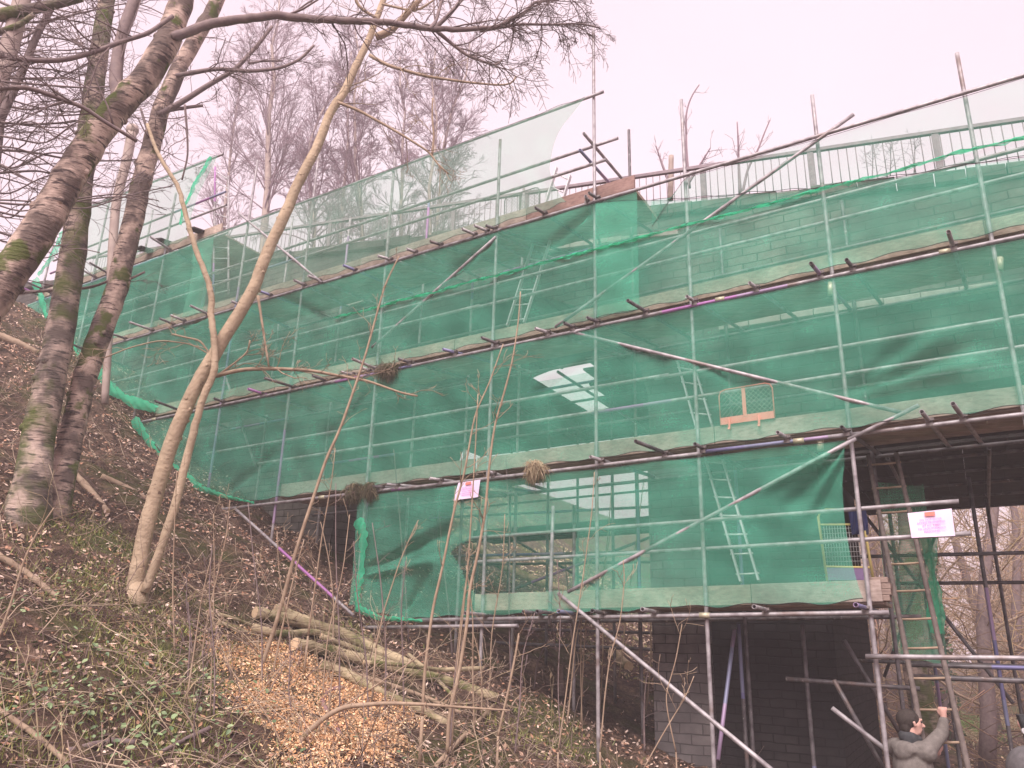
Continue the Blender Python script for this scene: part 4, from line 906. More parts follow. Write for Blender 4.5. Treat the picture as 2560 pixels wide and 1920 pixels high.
YEL = simple('yellow_gate_paint', (.58, .44, .16), (.68, .53, .22), 15, .6)
gx = [wl(2060, 1440, .5), wl(2158, 1440, .5)]; s0, s1 = gx[0][0], gx[1][0]; zb_ = wl(2062, 1452, .5)[1]; zt_ = wl(2055, 1275, .5)[1]
T = thing('safety_gate', P(s0, .5, zb_), 'yellow framed mesh safety gate at the right end of the lowest platform', 'gate')
mb = MB(); mb.tube([P(s0 + .03, .5, zb_), P(s0, .5, zt_ - .08), P(s0 + .03, .5, zt_ - .02), P(s0 + .09, .5, zt_), P(s1, .5, zt_ - .01), P(s1 + .06, .5, zt_ - .05), P(s1 + .1, .5, zb_)], .016, 8)
for z in (zb_ + .16, zt_ - .17): mb.tube([P(s0 + .01, .5, z), P(s1 + .08, .5, z - .02)], .012, 8)
mb.build('frame', YEL, T)
mb = MB()
for i in range(1, 14): mb.tube([P(s0 + (s1 - s0) * i / 14 + .02, .5, zb_ + .16), P(s0 + (s1 - s0) * i / 14 + .02, .5, zt_ - .17)], .003, 3)
for i in range(1, 9): z = zb_ + .16 + (zt_ - zb_ - .33) * i / 9; mb.tube([P(s0 + .02, .5, z), P(s1 + .06, .5, z)], .003, 3)
mb.build('mesh', ALLOY, T)
mb = MB(); mb.box(P((s0 + s1) / 2 + .04, .5, zb_ + .08), [EV, NV, UV], [(s1 - s0) / 2 + .02, .005, .075]); mb.build('kick_panel', simple('violet_panel', (.2, .11, .25), (.27, .18, .32), 4, .6), T)
mb = MB(); a = wpt(2148, 1275, .35); b = wpt(2128, 1325, .35)
G = np.array([[P(wl(2122 + 44 * u, 1300, .35)[0], .35 + .06 * math.sin(u * 7 + v * 3) + .1 * v, wl(2140, 1272 + 62 * v, .35)[1] - .06 * (1 - u) * math.sin(3.14 * v)) for v in np.linspace(0, 1, 12)] for u in np.linspace(0, 1, 12)])
mb.grid(G); mb.grid(G + NV * .02, flip=True); lone('folded_tarpaulin', mb, simple('navy_tarp', (.02, .025, .09), (.04, .045, .14), 6, .5), b, 'dark navy tarpaulin bundled against the last pole above the yellow gate', 'tarpaulin')
# stacked boards at the end of the lowest lift and loose boards on the top platform
BW = mk_wood('end_grain_board', (.17, .115, .1), (.29, .205, .175), (.38, .28, .235))
mb = MB(); s0 = wl(2160, 1480, .1)[0]; z0 = wl(2180, 1500, .1)[1]
for i in range(4): mb.bev(P(s0 + .16, .2 + rng.uniform(-.01, .01), z0 + .02 + i * .062), [EV, NV, UV], [.10 + rng.uniform(-.015, .015), .11, .03], .005, 0, rng.uniform(.8, 1.1) * np.ones(3))
lone('board_stack', mb, BW, P(s0 + .16, .2, z0), 'stack of sawn board ends beside the last pole of the lowest platform', 'boards')
for (x0, y0, x1, y1, lab) in ((345, 618, 440, 648, 'dark loose board jutting from the topmost platform, lower one'), (392, 597, 470, 625, 'dark loose board jutting from the topmost platform, middle one'), (475, 570, 560, 600, 'dark loose board jutting from the topmost platform, beside the curled net')):
    a, b = wpt(x0, y0, -.25), wpt(x1, y1, .7); d = unit(b - a); mb = MB(); mb.bev((a + b) / 2, [d, unit(np.cross(UV, d)), UV], [np.linalg.norm(b - a) / 2, .11, .02], .005)
    lone('loose_board', mb, WOOD_DARK, (a + b) / 2, lab, 'board', 'loose boards on the topmost platform')
# tufts caught on the scaffold
def tuft(name, label, x, y, wpx_, hpx, cols, n=260, t=-.16, up=.2):
    c = wpt(x, y, t); wr = wpx(c, wpx_); hr = wpx(c, hpx) * 2; mb = MB()
    for _ in range(n):
        p = c + EV * rng.normal(0, wr * .4) + NV * rng.normal(0, .05) + UV * rng.uniform(0, hr * .45); L_ = hr * rng.uniform(.3, .75)
        d = np.array([rng.normal(0, .35), rng.normal(0, .3), up * rng.uniform(-1, 3)]); pts = [p]
        for k in range(4): d = d + np.array([rng.normal(0, .12), rng.normal(0, .12), -.5]); pts.append(pts[-1] + unit(d) * L_ / 4)
        mb.tube(pts, [.005, .005, .004, .003, .002], 3, 0, np.array(cols[rng.integers(len(cols))]) * rng.uniform(.7, 1.25))
    lone(name, mb, LITTER, c, label, 'grass clump')
STRAW = [(.42, .31, .2), (.5, .39, .26), (.32, .23, .16), (.55, .44, .3)]; MOSSY = [(.12, .1, .06), (.2, .15, .1), (.09, .09, .04), (.25, .19, .13)]
tuft('straw_clump', 'tan straw clump hanging over the ledger near the small tilted sign', 1338, 1180, 40, 66, STRAW, 420)
tuft('straw_clump', 'dark mossy clump hanging over the ledger above the lowest net left end', 885, 1235, 42, 60, MOSSY, 380)
tuft('straw_clump', 'dark mossy clump hanging just right of the other mossy clump', 925, 1230, 30, 56, MOSSY, 260)
tuft('straw_clump', 'ragged dark nest of twigs lodged on the third lift tube', 970, 935, 66, 44, MOSSY, 520, -.16, .6)

# ------------------------------------------------------------------ logs and sticks
def log(label, px, w0, w1, m_=None, ends=True, lift=1.0, group='logs', name='log', cat='log', rise=0.0, Ymax=30):
    pts = []
    for x, y in px:
        q = ghit(x, y + w0 * .3, 3, Ymax); pts.append(q)
    pts = np.array(pts); d = np.linalg.norm(np.diff(pts, axis=0), axis=1); dd = np.concatenate([[0], np.cumsum(d)]); k = max(8, 5 * len(px)); u = np.linspace(0, dd[-1], k)
    P_ = np.stack([np.interp(u, dd, pts[:, i]) for i in range(3)], 1)
    for _ in range(4): P_[1:-1] = .25 * P_[:-2] + .5 * P_[1:-1] + .25 * P_[2:]
    rr = np.array([wpx(p, w0 + (w1 - w0) * i / (k - 1)) for i, p in enumerate(P_)]) * (1 + .04 * rng.standard_normal(k)); P_ = P_ + UV * (rr[:, None] * lift + rise)
    mb = MB(); mb.tube(P_, rr, 10)
    if ends:
        for e_, dn in ((0, P_[0] - P_[1]), (-1, P_[-1] - P_[-2])):
            dn = unit(dn); mb.tube([P_[e_] + dn * .001, P_[e_] + dn * .006], [rr[e_] * .98, rr[e_] * .93], 12, 1)
    return lone(name, mb, [m_ or LOGBARK, LOGEND], P_[k // 2], label, cat, group)
PILE = 'cut logs piled beside the wood chips'
log('thick cut log lying topmost across the back of the pile', [(634, 1548), (719, 1564), (860, 1599), (908, 1626), (974, 1653), (1037, 1684)], 30, 24, group=PILE, rise=.05)
log('curved cut log nearest the chips with a pale sawn end on its left', [(628, 1587), (684, 1603), (740, 1600), (778, 1593), (830, 1606)], 22, 16, group=PILE, rise=.06)
log('longest cut log running down to the right in the middle of the pile', [(735, 1622), (850, 1645), (967, 1673), (1122, 1712), (1242, 1752)], 32, 24, group=PILE, rise=.02)
log('slim pole lying left of the pile in the leaf litter', [(490, 1525), (583, 1548), (640, 1572)], 12, 10, group=PILE)
log('slim cut pole lying below the other slim pole left of the pile', [(544, 1560), (590, 1575), (628, 1590)], 15, 13, group=PILE)
log('greenish log lowest in the pile beside the chips', [(800, 1668), (850, 1682), (947, 1735), (1044, 1774), (1118, 1812)], 26, 20, group=PILE)
log('pale cut branch reaching right with a round sawn end above the pile', [(905, 1705), (1000, 1712), (1100, 1722), (1205, 1716)], 10, 12, group=PILE, rise=.2)
log('short stout log behind the thick topmost log', [(684, 1533), (739, 1550), (775, 1562)], 24, 20, group=PILE, rise=.03)
log('thin barked pole lying between the middle and the topmost logs', [(800, 1612), (900, 1648), (1010, 1690), (1090, 1700)], 14, 10, group=PILE, rise=.09)
log('thin dark barked pole below the longest log of the pile', [(860, 1690), (960, 1716), (1060, 1750), (1150, 1790)], 13, 9, TWIG_TAN, group=PILE, rise=.03)
log('slender pole lying across the right end of the pile', [(1020, 1660), (1090, 1720), (1130, 1765)], 11, 9, group=PILE, rise=.1)
log('long straight stick leaning across the bare soil right of the chips', [(1090, 1925), (1160, 1850), (1235, 1772)], 12, 10, TWIG_TAN, True, .7, None, 'fallen_branch', 'branch', .04)
log('pair thick pale branch at the left edge below the mossy birch', [(-10, 1388), (60, 1428), (144, 1494)], 18, 13, TWIG_TAN, True, .7, None, 'fallen_branch', 'branch')
log('pale broken branch lying below the flaky birch foot', [(187, 1188), (230, 1232), (268, 1278)], 18, 14, TWIG_TAN, True, .7, None, 'fallen_branch', 'branch')
log('pale barkless branch lying right of the flaky birch foot', [(253, 1192), (310, 1215), (372, 1250)], 15, 11, TWIG_TAN, True, .7, None, 'fallen_branch', 'branch')
log('pale log on the steep bank left of the mossy birch', [(-10, 838), (45, 858), (92, 880)], 20, 15, TWIG_TAN, True, .7, None, 'fallen_branch', 'branch')
log('long brown branch slanting through the bottom left corner', [(-10, 1792), (80, 1850), (165, 1925)], 15, 12, TWIG_TAN, True, .7, None, 'fallen_branch', 'branch', .04)
log('dark rotten branch among the bramble leaves at the bottom', [(165, 1893), (233, 1875), (285, 1862), (335, 1868)], 20, 15, TWIG, True, .7, None, 'fallen_branch', 'branch', .03)
log('dark stick with a pale sawn end pointing right among the brambles', [(400, 1900), (460, 1868), (521, 1840)], 10, 13, TWIG, True, .7, None, 'fallen_branch', 'branch', .05)
log('purplish bent branch lying on the wood chips', [(858, 1724), (825, 1727), (806, 1745), (806, 1768), (828, 1795), (842, 1820), (854, 1850)], 14, 12, simple('purple_bark', (.2, .11, .11), (.32, .19, .19), 12), True, .7, None, 'fallen_branch', 'branch', .01)
log('big pale trunk lying on the bank seen under the bridge', [(1175, 1362), (1270, 1425), (1340, 1455), (1420, 1478)], 30, 22, None, True, .7, None, 'log', 'log', .0, 40)
log('thin pale trunk lying above the big one under the bridge', [(1140, 1340), (1210, 1378), (1275, 1412)], 18, 14, None, True, .7, None, 'log', 'log', .0, 40)
log('pale log on the bank behind the poles left of the pier', [(1525, 1625), (1550, 1650), (1572, 1668)], 28, 24, None, True, .7, None, 'log', 'log', .0, 40)
for x, y, dx, dy, lab in ((1405, 1745, 6, 75, 'pointed wooden stake driven into the bank left of the pier'), (1362, 1608, 35, 18, 'sawn plank offcut on the dark bank left of the pier'), (1490, 1690, 45, 28, 'long thin plank offcut on the bank beside the magenta pole')):
    a = ghit(x, y, 5, 20); b = at(x + dx, y + dy, a[1]); b = b if dy < 60 else at(x - 6, y - 75, a[1]); mb = MB(); d = unit(b - a); mb.bev((a + b) / 2 + UV * .03, [d, unit(np.cross(NV, d)), unit(np.cross(d, np.cross(NV, d)))], [np.linalg.norm(b - a) / 2, .05, .015], .004)
    lone('plank_offcut', mb, BW, a, lab, 'plank')

# ------------------------------------------------------------------ saplings in front of the scaffold
SAP = [('straight brown sapling crossing the left part of the lowest net, rising to the third lift', [(634, 1712), (653, 1669), (680, 1591), (708, 1498), (731, 1408), (758, 1319), (775, 1270), (816, 1145), (850, 1075), (893, 951), (916, 881), (939, 795), (963, 710), (998, 640)], 19, 5, 8.6, 14),
       ('knotty sapling in front of the small tilted sign with a broken fork', [(1118, 1886), (1122, 1785), (1145, 1700), (1169, 1552), (1173, 1474), (1192, 1397), (1212, 1290), (1225, 1145), (1237, 1060), (1258, 990), (1274, 932), (1285, 881), (1297, 795), (1301, 729)], 17, 4, 7.8, 12),
       ('reddish slim sapling left of the knotty one, curving to the right', [(1056, 1790), (1062, 1669), (1083, 1513), (1103, 1435), (1118, 1358), (1134, 1278), (1161, 1184), (1188, 1029), (1219, 970), (1258, 860)], 14, 4, 7.6, 12),
       ('thin stem standing before the net left of the knotty sapling, with a dark top', [(1128, 1890), (1140, 1690), (1170, 1420), (1188, 1130), (1195, 985)], 8, 4, 7.9, 6),
       ('reddish dead stem with a broken top on the bare soil', [(1245, 1840), (1258, 1780), (1272, 1722), (1290, 1630), (1298, 1583)], 10, 8, 7.8, 3),
       ('thin reddish rod crossing the lowest net beside the straight pole', [(1395, 1880), (1412, 1760), (1432, 1600), (1452, 1480), (1466, 1380), (1480, 1280), (1486, 1180)], 7, 3, 7.7, 6),
       ('thin forked rod in front of the pale rear net panel', [(1500, 1880), (1512, 1740), (1525, 1640), (1550, 1560), (1562, 1450), (1558, 1400)], 7, 3, 7.8, 6),
       ('grey thin stem before the left end of the lowest net', [(940, 1620), (959, 1529), (998, 1408), (1022, 1350), (1046, 1300)], 7, 3, 8.4, 5),
       ('thin stem rising at the left border beside the cut branches', [(-5, 1600), (31, 1498), (58, 1404), (93, 1330), (135, 1270)], 12, 5, 6.6, 6),
       ('slender stem in the litter left of the log pile', [(495, 1700), (517, 1552), (544, 1435), (567, 1338), (575, 1250)], 8, 3, 8.3, 7),
       ('dark bramble cane arching over the left of the chips', [(718, 1895), (690, 1830), (650, 1760), (583, 1684), (560, 1640)], 7, 4, 6.8, 2),
       ('thick bent sapling arching over the chips to the right', [(735, 1885), (745, 1862), (762, 1836), (816, 1789), (860, 1766), (960, 1758), (1050, 1760), (1150, 1768), (1275, 1776)], 26, 5, 6.9, 9),
       ('thin bowed sapling springing from the chips above the bent one', [(800, 1800), (850, 1770), (930, 1720), (1020, 1660), (1075, 1620)], 8, 4, 7.4, 4),
       ('sapling with paired twigs rising before the dark wall foot', [(770, 1590), (790, 1450), (806, 1330), (830, 1200), (838, 1120)], 8, 3, 8.8, 8),
       ('thin mossy footed stem standing on the chips', [(682, 1685), (695, 1620), (712, 1540), (735, 1440), (760, 1350)], 10, 4, 8.5, 5),
       ('pale thin stem in front of the dark pier', [(1690, 1880), (1672, 1800), (1663, 1740), (1690, 1650), (1705, 1560)], 6, 3, 7.6, 4),
       ('thin stem leaning right before the pier foot', [(1610, 1920), (1660, 1830), (1715, 1740), (1735, 1690)], 6, 3, 7.4, 4)]
for lab, px, w0, w1, Yd, n_ in SAP:
    b_ = at(*px[0], Yd); s, t = st(b_); base = b_ if abs(b_[2] - CZ - float(ground(s, t))) < .06 else gp(s, t, -.03)
    T = thing('sapling', base, lab, 'sapling', 'bare saplings in front of the scaffold'); mb = MB()
    q, r_ = stem(mb, px, Yd, Yd, w0 * .6, w1 * .75, 7); mb.tube([base, (base + q[0]) / 2, q[0]], [r_[0] * 1.3, r_[0] * 1.1, r_[0]], 7); knots(mb, q, r_, 6); mb.build('stem', TWIG_TAN, T)
    mb = MB(); sprout(mb, q, r_, n_, (.15, .5), 1, 2, (0, 0, .03), .2, 0, .0028, (.5, 1.1), .3); mb.build('twigs', TWIG_TAN, T)
for i in range(42):
    x = rng.uniform(430, 1760); y = rng.uniform(1600, 1900); Yd = rng.uniform(6.6, 9.4)
    q0 = ghit(x, y, 5, 12); Yd = q0[1]; h = rng.uniform(160, 480) if i % 3 else rng.uniform(380, 620); ln = rng.uniform(-40, 70)
    T = thing('sapling', q0, 'thin bare rod among the many standing in front of the scaffold', 'sapling', 'thin bare rods in front of the scaffold'); mb = MB()
    q, r_ = stem(mb, [(x, y), (x + ln * .2 + rng.uniform(-10, 10), y - h * .35), (x + ln * .6 + rng.uniform(-12, 12), y - h * .7), (x + ln, y - h)], Yd, Yd + rng.uniform(-.2, .2), rng.uniform(3.2, 6), 2.2, 5); sprout(mb, q, r_, rng.integers(3, 8), (.12, .45), 1, 2, (0, 0, .03), .2, 0, .0026, (.5, 1.1), .3); mb.build('stem', TWIG_TAN if i % 2 else TWIG, T)

# ------------------------------------------------------------------ ground cover
def leaves(mb, n, fs, ft, pal, sz, dens=None, lift=.015, tilt=.5):
    S = rng.uniform(*fs, n); T = rng.uniform(*ft, n)
    if dens is not None: k = rng.random(n) < dens(S, T); S, T = S[k], T[k]
    n = len(S); Z = ground(S, T); e = .05
    gs = (ground(S + e, T) - Z) / e; gt = (ground(S, T + e) - Z) / e
    N = -gs[:, None] * EV - gt[:, None] * NV + UV; N = N + tilt * rng.standard_normal((n, 3)); N /= np.linalg.norm(N, axis=1, keepdims=True)
    A = np.cross(N, rng.standard_normal((n, 3))); A /= np.linalg.norm(A, axis=1, keepdims=True); B = np.cross(N, A)
    c = S[:, None] * EV + (T + D)[:, None] * NV + (Z + CZ + lift * rng.random(n))[:, None] * UV
    l = rng.uniform(*sz, n)[:, None]; wd = l * rng.uniform(.3, .55, n)[:, None]; cu = l * rng.uniform(-.1, .45, n)[:, None]
    V = np.stack([c - A * l * .5, c - B * wd * .5 + N * cu * .3, c + A * l * .5 + N * cu * .5, c + B * wd * .5 + N * cu * .3], 1).reshape(-1, 3)
    col = np.array(pal)[rng.integers(len(pal), size=n)] * rng.uniform(.65, 1.3, (n, 1)); idx = np.arange(n * 4).reshape(n, 4)
    mb.add(V, np.concatenate([idx[:, [0, 1, 2]], idx[:, [0, 2, 3]]]).tolist(), 0, np.repeat(col, 4, 0))
LP_ = [(.52, .33, .24), (.29, .17, .12), (.66, .47, .37), (.11, .07, .055), (.36, .195, .13), (.78, .58, .49), (.16, .10, .085), (.5, .26, .17)]
def patchy(S, T): return .35 + .65 * (np.sin(1.3 * S + .8 * T) * np.sin(.9 * T - 1.7 * S) > -.3)
mb = MB(); leaves(mb, 70000, (-19, 1.5), (-8.2, 1.2), LP_, (.035, .085), patchy, .03, .45); leaves(mb, 9000, (-14, 6), (1.2, 16), LP_, (.05, .1), None, .03); leaves(mb, 16000, (-18, -4), (5, 18), [(.62, .46, .34), (.45, .36, .2), (.7, .55, .43), (.36, .33, .14)], (.06, .13), None, .04); leaves(mb, 5000, (-2, 16), (3, 24), [(.5, .36, .24), (.4, .29, .2), (.56, .43, .3)], (.06, .13), None, .04)  # paler leaves behind the arch put the lit hillside's brightness into their colour
tag(mb.build('leaf_litter', LITTER), 'brown and pinkish fallen leaves covering the bank', 'leaf litter', kind='stuff')
mb = MB()
for i in range(4600):
    if i % 4: s, t = rng.uniform(-17, .5), rng.uniform(-8, .3)
    else: s, t = rng.uniform(-8, -3), rng.uniform(-7, -1)
    p = gp(s, t, .015); up_ = rng.uniform(-.02, .18) if i % 5 else rng.uniform(.3, 1.8); a = rng.uniform(0, 6.28)
    c = np.array([(.40, .29, .22), (.25, .175, .145), (.5, .38, .28), (.18, .12, .11), (.34, .25, .16)][rng.integers(5)]) * rng.uniform(.7, 1.2)
    gx_ = (float(ground0(s + .2, t)) - float(ground0(s, t))) / .2; dirn = EV * math.cos(a) + NV * math.sin(a) + UV * (gx_ * math.cos(a) + up_)
    limb(mb, p, dirn, rng.uniform(.2, .9) if i % 5 else rng.uniform(.25, 1.0), rng.uniform(.0025, .0075), 1 if i % 5 == 0 else 0, 2, (0, 0, -.03), .16, 5, 0, .0022, (.4, 1.0), (.3, .6), c)
tag(mb.build('fallen_twigs', LITTER), 'tangle of fallen twigs and dry stems over the bank', 'twigs', kind='stuff')
# patches of moss and grass
mb = MB(); mo = [ghit(x, y, 3, 14) for x, y in ((230, 1330), (280, 1560), (420, 1680), (60, 1720), (120, 1830), (330, 1640), (520, 1870), (240, 1500), (430, 1580), (150, 1420), (180, 1320), (880, 1580), (1390, 1840), (1300, 1850), (560, 1700), (40, 1900), (380, 1780), (620, 1660), (330, 1500), (260, 1440))]
for c in mo:
    s0, t0 = st(c)
    for _ in range(560):
        s, t = s0 + rng.normal(0, .32), t0 + rng.normal(0, .38); p = gp(s, t, -.005); h = rng.uniform(.02, .11); d = np.array([rng.normal(0, .5), rng.normal(0, .5), 1]); d = unit(d); sd_ = unit(np.cross(d, rng.standard_normal(3))) * rng.uniform(.003, .009)
        mb.add([p - sd_, p + sd_, p + d * h + rng.normal(0, .012, 3)], [(0, 1, 2)], 0, np.array([(.19, .21, .05), (.26, .27, .07), (.13, .16, .04), (.34, .3, .12)][rng.integers(4)]) * rng.uniform(.7, 1.3))
gq = [ghit(x, y, 3, 30) for x, y in ((2440, 1830), (2420, 1810), (2500, 1760), (2380, 1840))]
for j, c in enumerate(gq):
    s0, t0 = st(c)
    for _ in range(260):
        s, t = s0 + rng.normal(0, .3), t0 + rng.normal(0, .5); p = gp(s, t); a = rng.normal(0, .5, 2); pts = [p, p + np.array([a[0] * .2, a[1] * .2, .22]), p + np.array([a[0] * .6, a[1] * .6, .25])]
        mb.tube(pts, [.012, .009, .003], 3, 0, np.array((.2, .3, .08) if j < 2 else (.5, .4, .24)) * rng.uniform(.6, 1.3))
tag(mb.build('moss_and_grass', GREENLEAF), 'patches of moss and short grass on the bank', 'moss', kind='stuff')
mb = MB()
for x, y, n in ((125, 1555, 40), (285, 1540, 36), (110, 1690, 40), (230, 1810, 70), (270, 1790, 70), (330, 1830, 60), (300, 1880, 70), (480, 1700, 50), (540, 1735, 60), (240, 1690, 50), (60, 1760, 50), (420, 1900, 60), (520, 1800, 50), (660, 1740, 24), (250, 1900, 50), (980, 1885, 34), (30, 1460, 40), (350, 1760, 60), (580, 1830, 60), (160, 1790, 50)):
    s0, t0 = st(ghit(x, y, 3, 14))
    for _ in range(int(n * .62)):
        s, t = s0 + rng.normal(0, .3), t0 + rng.normal(0, .36); p = gp(s, t, rng.uniform(.02, .12)); l = rng.uniform(.025, .06); nrm = unit(np.array([rng.normal(0, .45), rng.normal(-.25, .45), 1])); A = unit(np.cross(nrm, rng.standard_normal(3))); B = np.cross(nrm, A)
        c = np.array([(.14, .2, .09), (.2, .27, .13), (.1, .15, .07), (.27, .34, .17)][rng.integers(4)]) * rng.uniform(.7, 1.25)
        mb.add([p - A * l * .5, p - A * l * .15 - B * l * .36, p + A * l * .3 - B * l * .26, p + A * l * .6 - nrm * l * .12, p + A * l * .3 + B * l * .26, p - A * l * .15 + B * l * .36, p - nrm * l * .06], [(6, 0, 1), (6, 1, 2), (6, 2, 3), (6, 3, 4), (6, 4, 5), (6, 5, 0)], 0, c)
tag(mb.build('bramble_leaves', GREENLEAF), 'clusters of green bramble leaves near the bottom left', 'brambles', kind='stuff')
# wood chips
poly = np.array([st(ghit(x, y, 4, 14)) for x, y in ((590, 1590), (690, 1612), (780, 1650), (880, 1700), (985, 1760), (1040, 1800), (1010, 1860), (960, 1905), (860, 1940), (740, 1935), (660, 1850), (600, 1760), (555, 1690), (545, 1630))])
def inpoly(S, T):
    k = np.zeros(len(S), bool); n = len(poly)
    for i in range(n):
        (x1, y1), (x2, y2) = poly[i], poly[(i + 1) % n]
        c = ((y1 > T) != (y2 > T)) & (S < (x2 - x1) * (T - y1) / (y2 - y1 + 1e-12) + x1); k ^= c
    return k
CP = [(.80, .46, .25), (.88, .57, .34), (.66, .36, .18), (.9, .65, .42), (.5, .27, .14)]
def chipd(S, T): return inpoly(S + .12 * np.sin(T * 9) + rng.normal(0, .07, len(S)), T + rng.normal(0, .1, len(S))).astype(float)
mb = MB(); lo, hi = poly.min(0) - .2, poly.max(0) + .2; leaves(mb, 76000, (lo[0], hi[0]), (lo[1], hi[1]), CP, (.014, .042), chipd, .05, .6)
tag(mb.build('wood_chips', CHIP), 'fresh orange wood chips spread beside the log pile', 'wood chips', kind='stuff')

# ------------------------------------------------------------------ people
SKIN = simple('skin', (.56, .31, .26), (.64, .38, .32), 10, .55, .05); HAIR = simple('dark_hair', (.03, .022, .02), (.06, .045, .04), 60, .7, .5)
GREYW = simple('grey_fleece', (.13, .112, .104), (.20, .172, .16), 26, .95, .35); DARKW = simple('dark_cloth', (.03, .03, .035), (.06, .06, .065), 20, .9)
def body(name, caps, ells, voxel, m_, parent, sm=6):
    mb = MB()
    for a, b, ra, rb in caps:
        a, b = np.asarray(a, float), np.asarray(b, float); d = unit(b - a)
        u = [-1, -.8, -.45, 0]; pts = [a + d * ra * k for k in u] + [b + d * rb * k for k in (0, .45, .8, 1)]
        rr = [ra * .05, ra * .6, ra * .893, ra, rb, rb * .893, rb * .6, rb * .05]; mb.tube(pts, rr, 12)
    for c, r in ells: mb.ell(c, r, FRAME, 14, 10)
    o = mb.build(name, m_, parent); md = o.modifiers.new('join', 'REMESH'); md.mode = 'VOXEL'; md.voxel_size = voxel; md.use_smooth_shade = True
    s_ = o.modifiers.new('soft', 'SMOOTH'); s_.factor = .5; s_.iterations = sm; return o
hand = wpt(2357, 1779, .22); headc = wpt(2277, 1806, .16)
fwd = unit(EV * .55 + NV * .83); rgt = unit(np.cross(fwd, UV)); face = unit(EV * .93 + NV * .36)
FRAME = np.array([rgt, fwd, UV])
neck = headc - UV * .155 - face * .03; chest = neck - UV * .26; hips = neck - UV * .62 - fwd * .04; sR = neck + rgt * .17 - UV * .07; sL = neck - rgt * .17 - UV * .07
elbow = wpt(2355, 1832, .2); wrist = hand - UV * .07 + NV * -.01; feet = float(st(hips)[0]), float(st(hips)[1])
lh = wpt(2343, 1868, .3); eL = (sL + lh) / 2 - UV * .12
man = thing('person', P(*feet, float(ground(*feet))), 'person in a grey hooded top reaching up to a rung of the wooden ladder', 'person')
gz = CZ + float(ground(*feet)); kR = np.array([hips[0], hips[1], (hips[2] + gz) / 2]) + rgt * .1 + fwd * .1; kL = np.array([hips[0], hips[1], (hips[2] + gz) / 2 + .1]) - rgt * .1 + fwd * .2
fR = np.array([hips[0], hips[1], gz + .06]) + rgt * .11; fL = np.array([hips[0], hips[1], gz + .25]) - rgt * .1 + fwd * .2
caps = [(neck - UV * .06, headc - UV * .03, .06, .06), (chest, neck - UV * .05, .12, .07), (hips, chest, .13, .135), (sR, elbow, .052, .042), (elbow, wrist, .042, .028), (sL, eL, .052, .042), (eL, lh, .042, .028), (hips + rgt * .09, kR, .08, .055), (kR, fR, .055, .04), (hips - rgt * .09, kL, .08, .055), (kL, fL, .055, .04), (fR, fR + fwd * .16 - UV * .02, .045, .035), (fL, fL + fwd * .16 - UV * .02, .045, .035)]
for hc, dr in ((hand, 1), (lh, -1)):                   # palms with four fingers and a thumb closed on what they hold
    caps.append((hc - UV * .05, hc + UV * .01, .03, .036))
    for j, (o_, fl) in enumerate(((-.033, .85), (-.011, 1.0), (.011, .95), (.033, .75))):
        k0 = hc + EV * o_ + UV * .022; k1 = k0 + UV * .016 + NV * .028 * fl; k2 = k1 - UV * .026 * fl + NV * .012; caps += [(k0, k1, .0105, .0095), (k1, k2, .0095, .008)]
    th0 = hc - EV * .034 * dr - UV * .022; caps += [(th0, th0 - EV * .012 * dr + UV * .028 + NV * .02, .0125, .011), (th0 - EV * .012 * dr + UV * .028 + NV * .02, th0 + UV * .04 + NV * .042, .011, .009)]
sd_ = unit(np.cross(face, UV))
jaw = headc + face * .045 - UV * .075
caps += [(headc + face * .095 - UV * .0, headc + face * .118 - UV * .032, .013, .018), (jaw, headc - UV * .02 + face * .03, .048, .07), (headc + face * .086 - UV * .062 - sd_ * .02, headc + face * .086 - UV * .062 + sd_ * .02, .012, .012), (headc + face * .092 + UV * .03 - sd_ * .035, headc + face * .092 + UV * .03 + sd_ * .035, .012, .012)]
for g in (1, -1): caps += [(headc + sd_ * .086 * g + face * .006 + UV * .008, headc + sd_ * .084 * g + face * .012 - UV * .026, .015, .011)]
body('body', caps, [], .009, SKIN, man, 3)
FRAME = np.array([sd_, face, UV])
o = body('hair', [], [(headc - face * .028 + UV * .03, [.092, .110, .100]), (headc - face * .06 - UV * .03, [.075, .06, .09])], .009, HAIR, man, 3)
o2 = MB()
for g in (1, -1): o2.ell(headc + face * .093 + sd_ * .032 * g + UV * .008, [.011, .008, .008], FRAME, 8, 6)
o2.build('eyes', DARKW, man)
FRAME = np.array([rgt, fwd, UV])
jk = [(hips - UV * .04, chest, .175, .175), (chest, neck - UV * .1, .17, .12), (sR - UV * .02, elbow, .085, .062), (elbow, wrist - (wrist - elbow) * .12, .062, .047), (sL - UV * .02, eL, .085, .062), (eL, eL + (lh - eL) * .8, .062, .047), (sR - UV * .03, sL - UV * .03, .1, .1)]
body('hooded_top', jk, [(neck - fwd * .1 - UV * .085, [.15, .075, .075]), (neck - fwd * .13 - UV * .12, [.1, .05, .07]), (chest + rgt * .09, [.11, .13, .2]), (chest - rgt * .09, [.11, .13, .2])] + [(chest + rgt * x - fwd * .15 - UV * y, [.1, .03, .018]) for x, y in ((.02, .08), (-.05, .16), (.05, .22), (-.02, .3))], .012, GREYW, man, 3)
body('collar', [(neck + UV * .0 + sd_ * .035, neck + UV * .0 - sd_ * .035, .078, .078), (neck + UV * .025 - face * .03, neck - UV * .01 + face * .055, .075, .068)], [], .012, DARKW, man)
body('trousers', [(hips + rgt * .09, kR, .105, .08), (kR, fR + UV * .08, .08, .07), (hips - rgt * .09, kL, .105, .08), (kL, fL + UV * .08, .08, .07), (hips + rgt * .08, hips - rgt * .08, .13, .13)], [], .014, DARKW, man)
body('shoes', [(fR, fR + fwd * .17 - UV * .02, .06, .05), (fL, fL + fwd * .17 - UV * .02, .06, .05)], [], .012, DARKW, man)

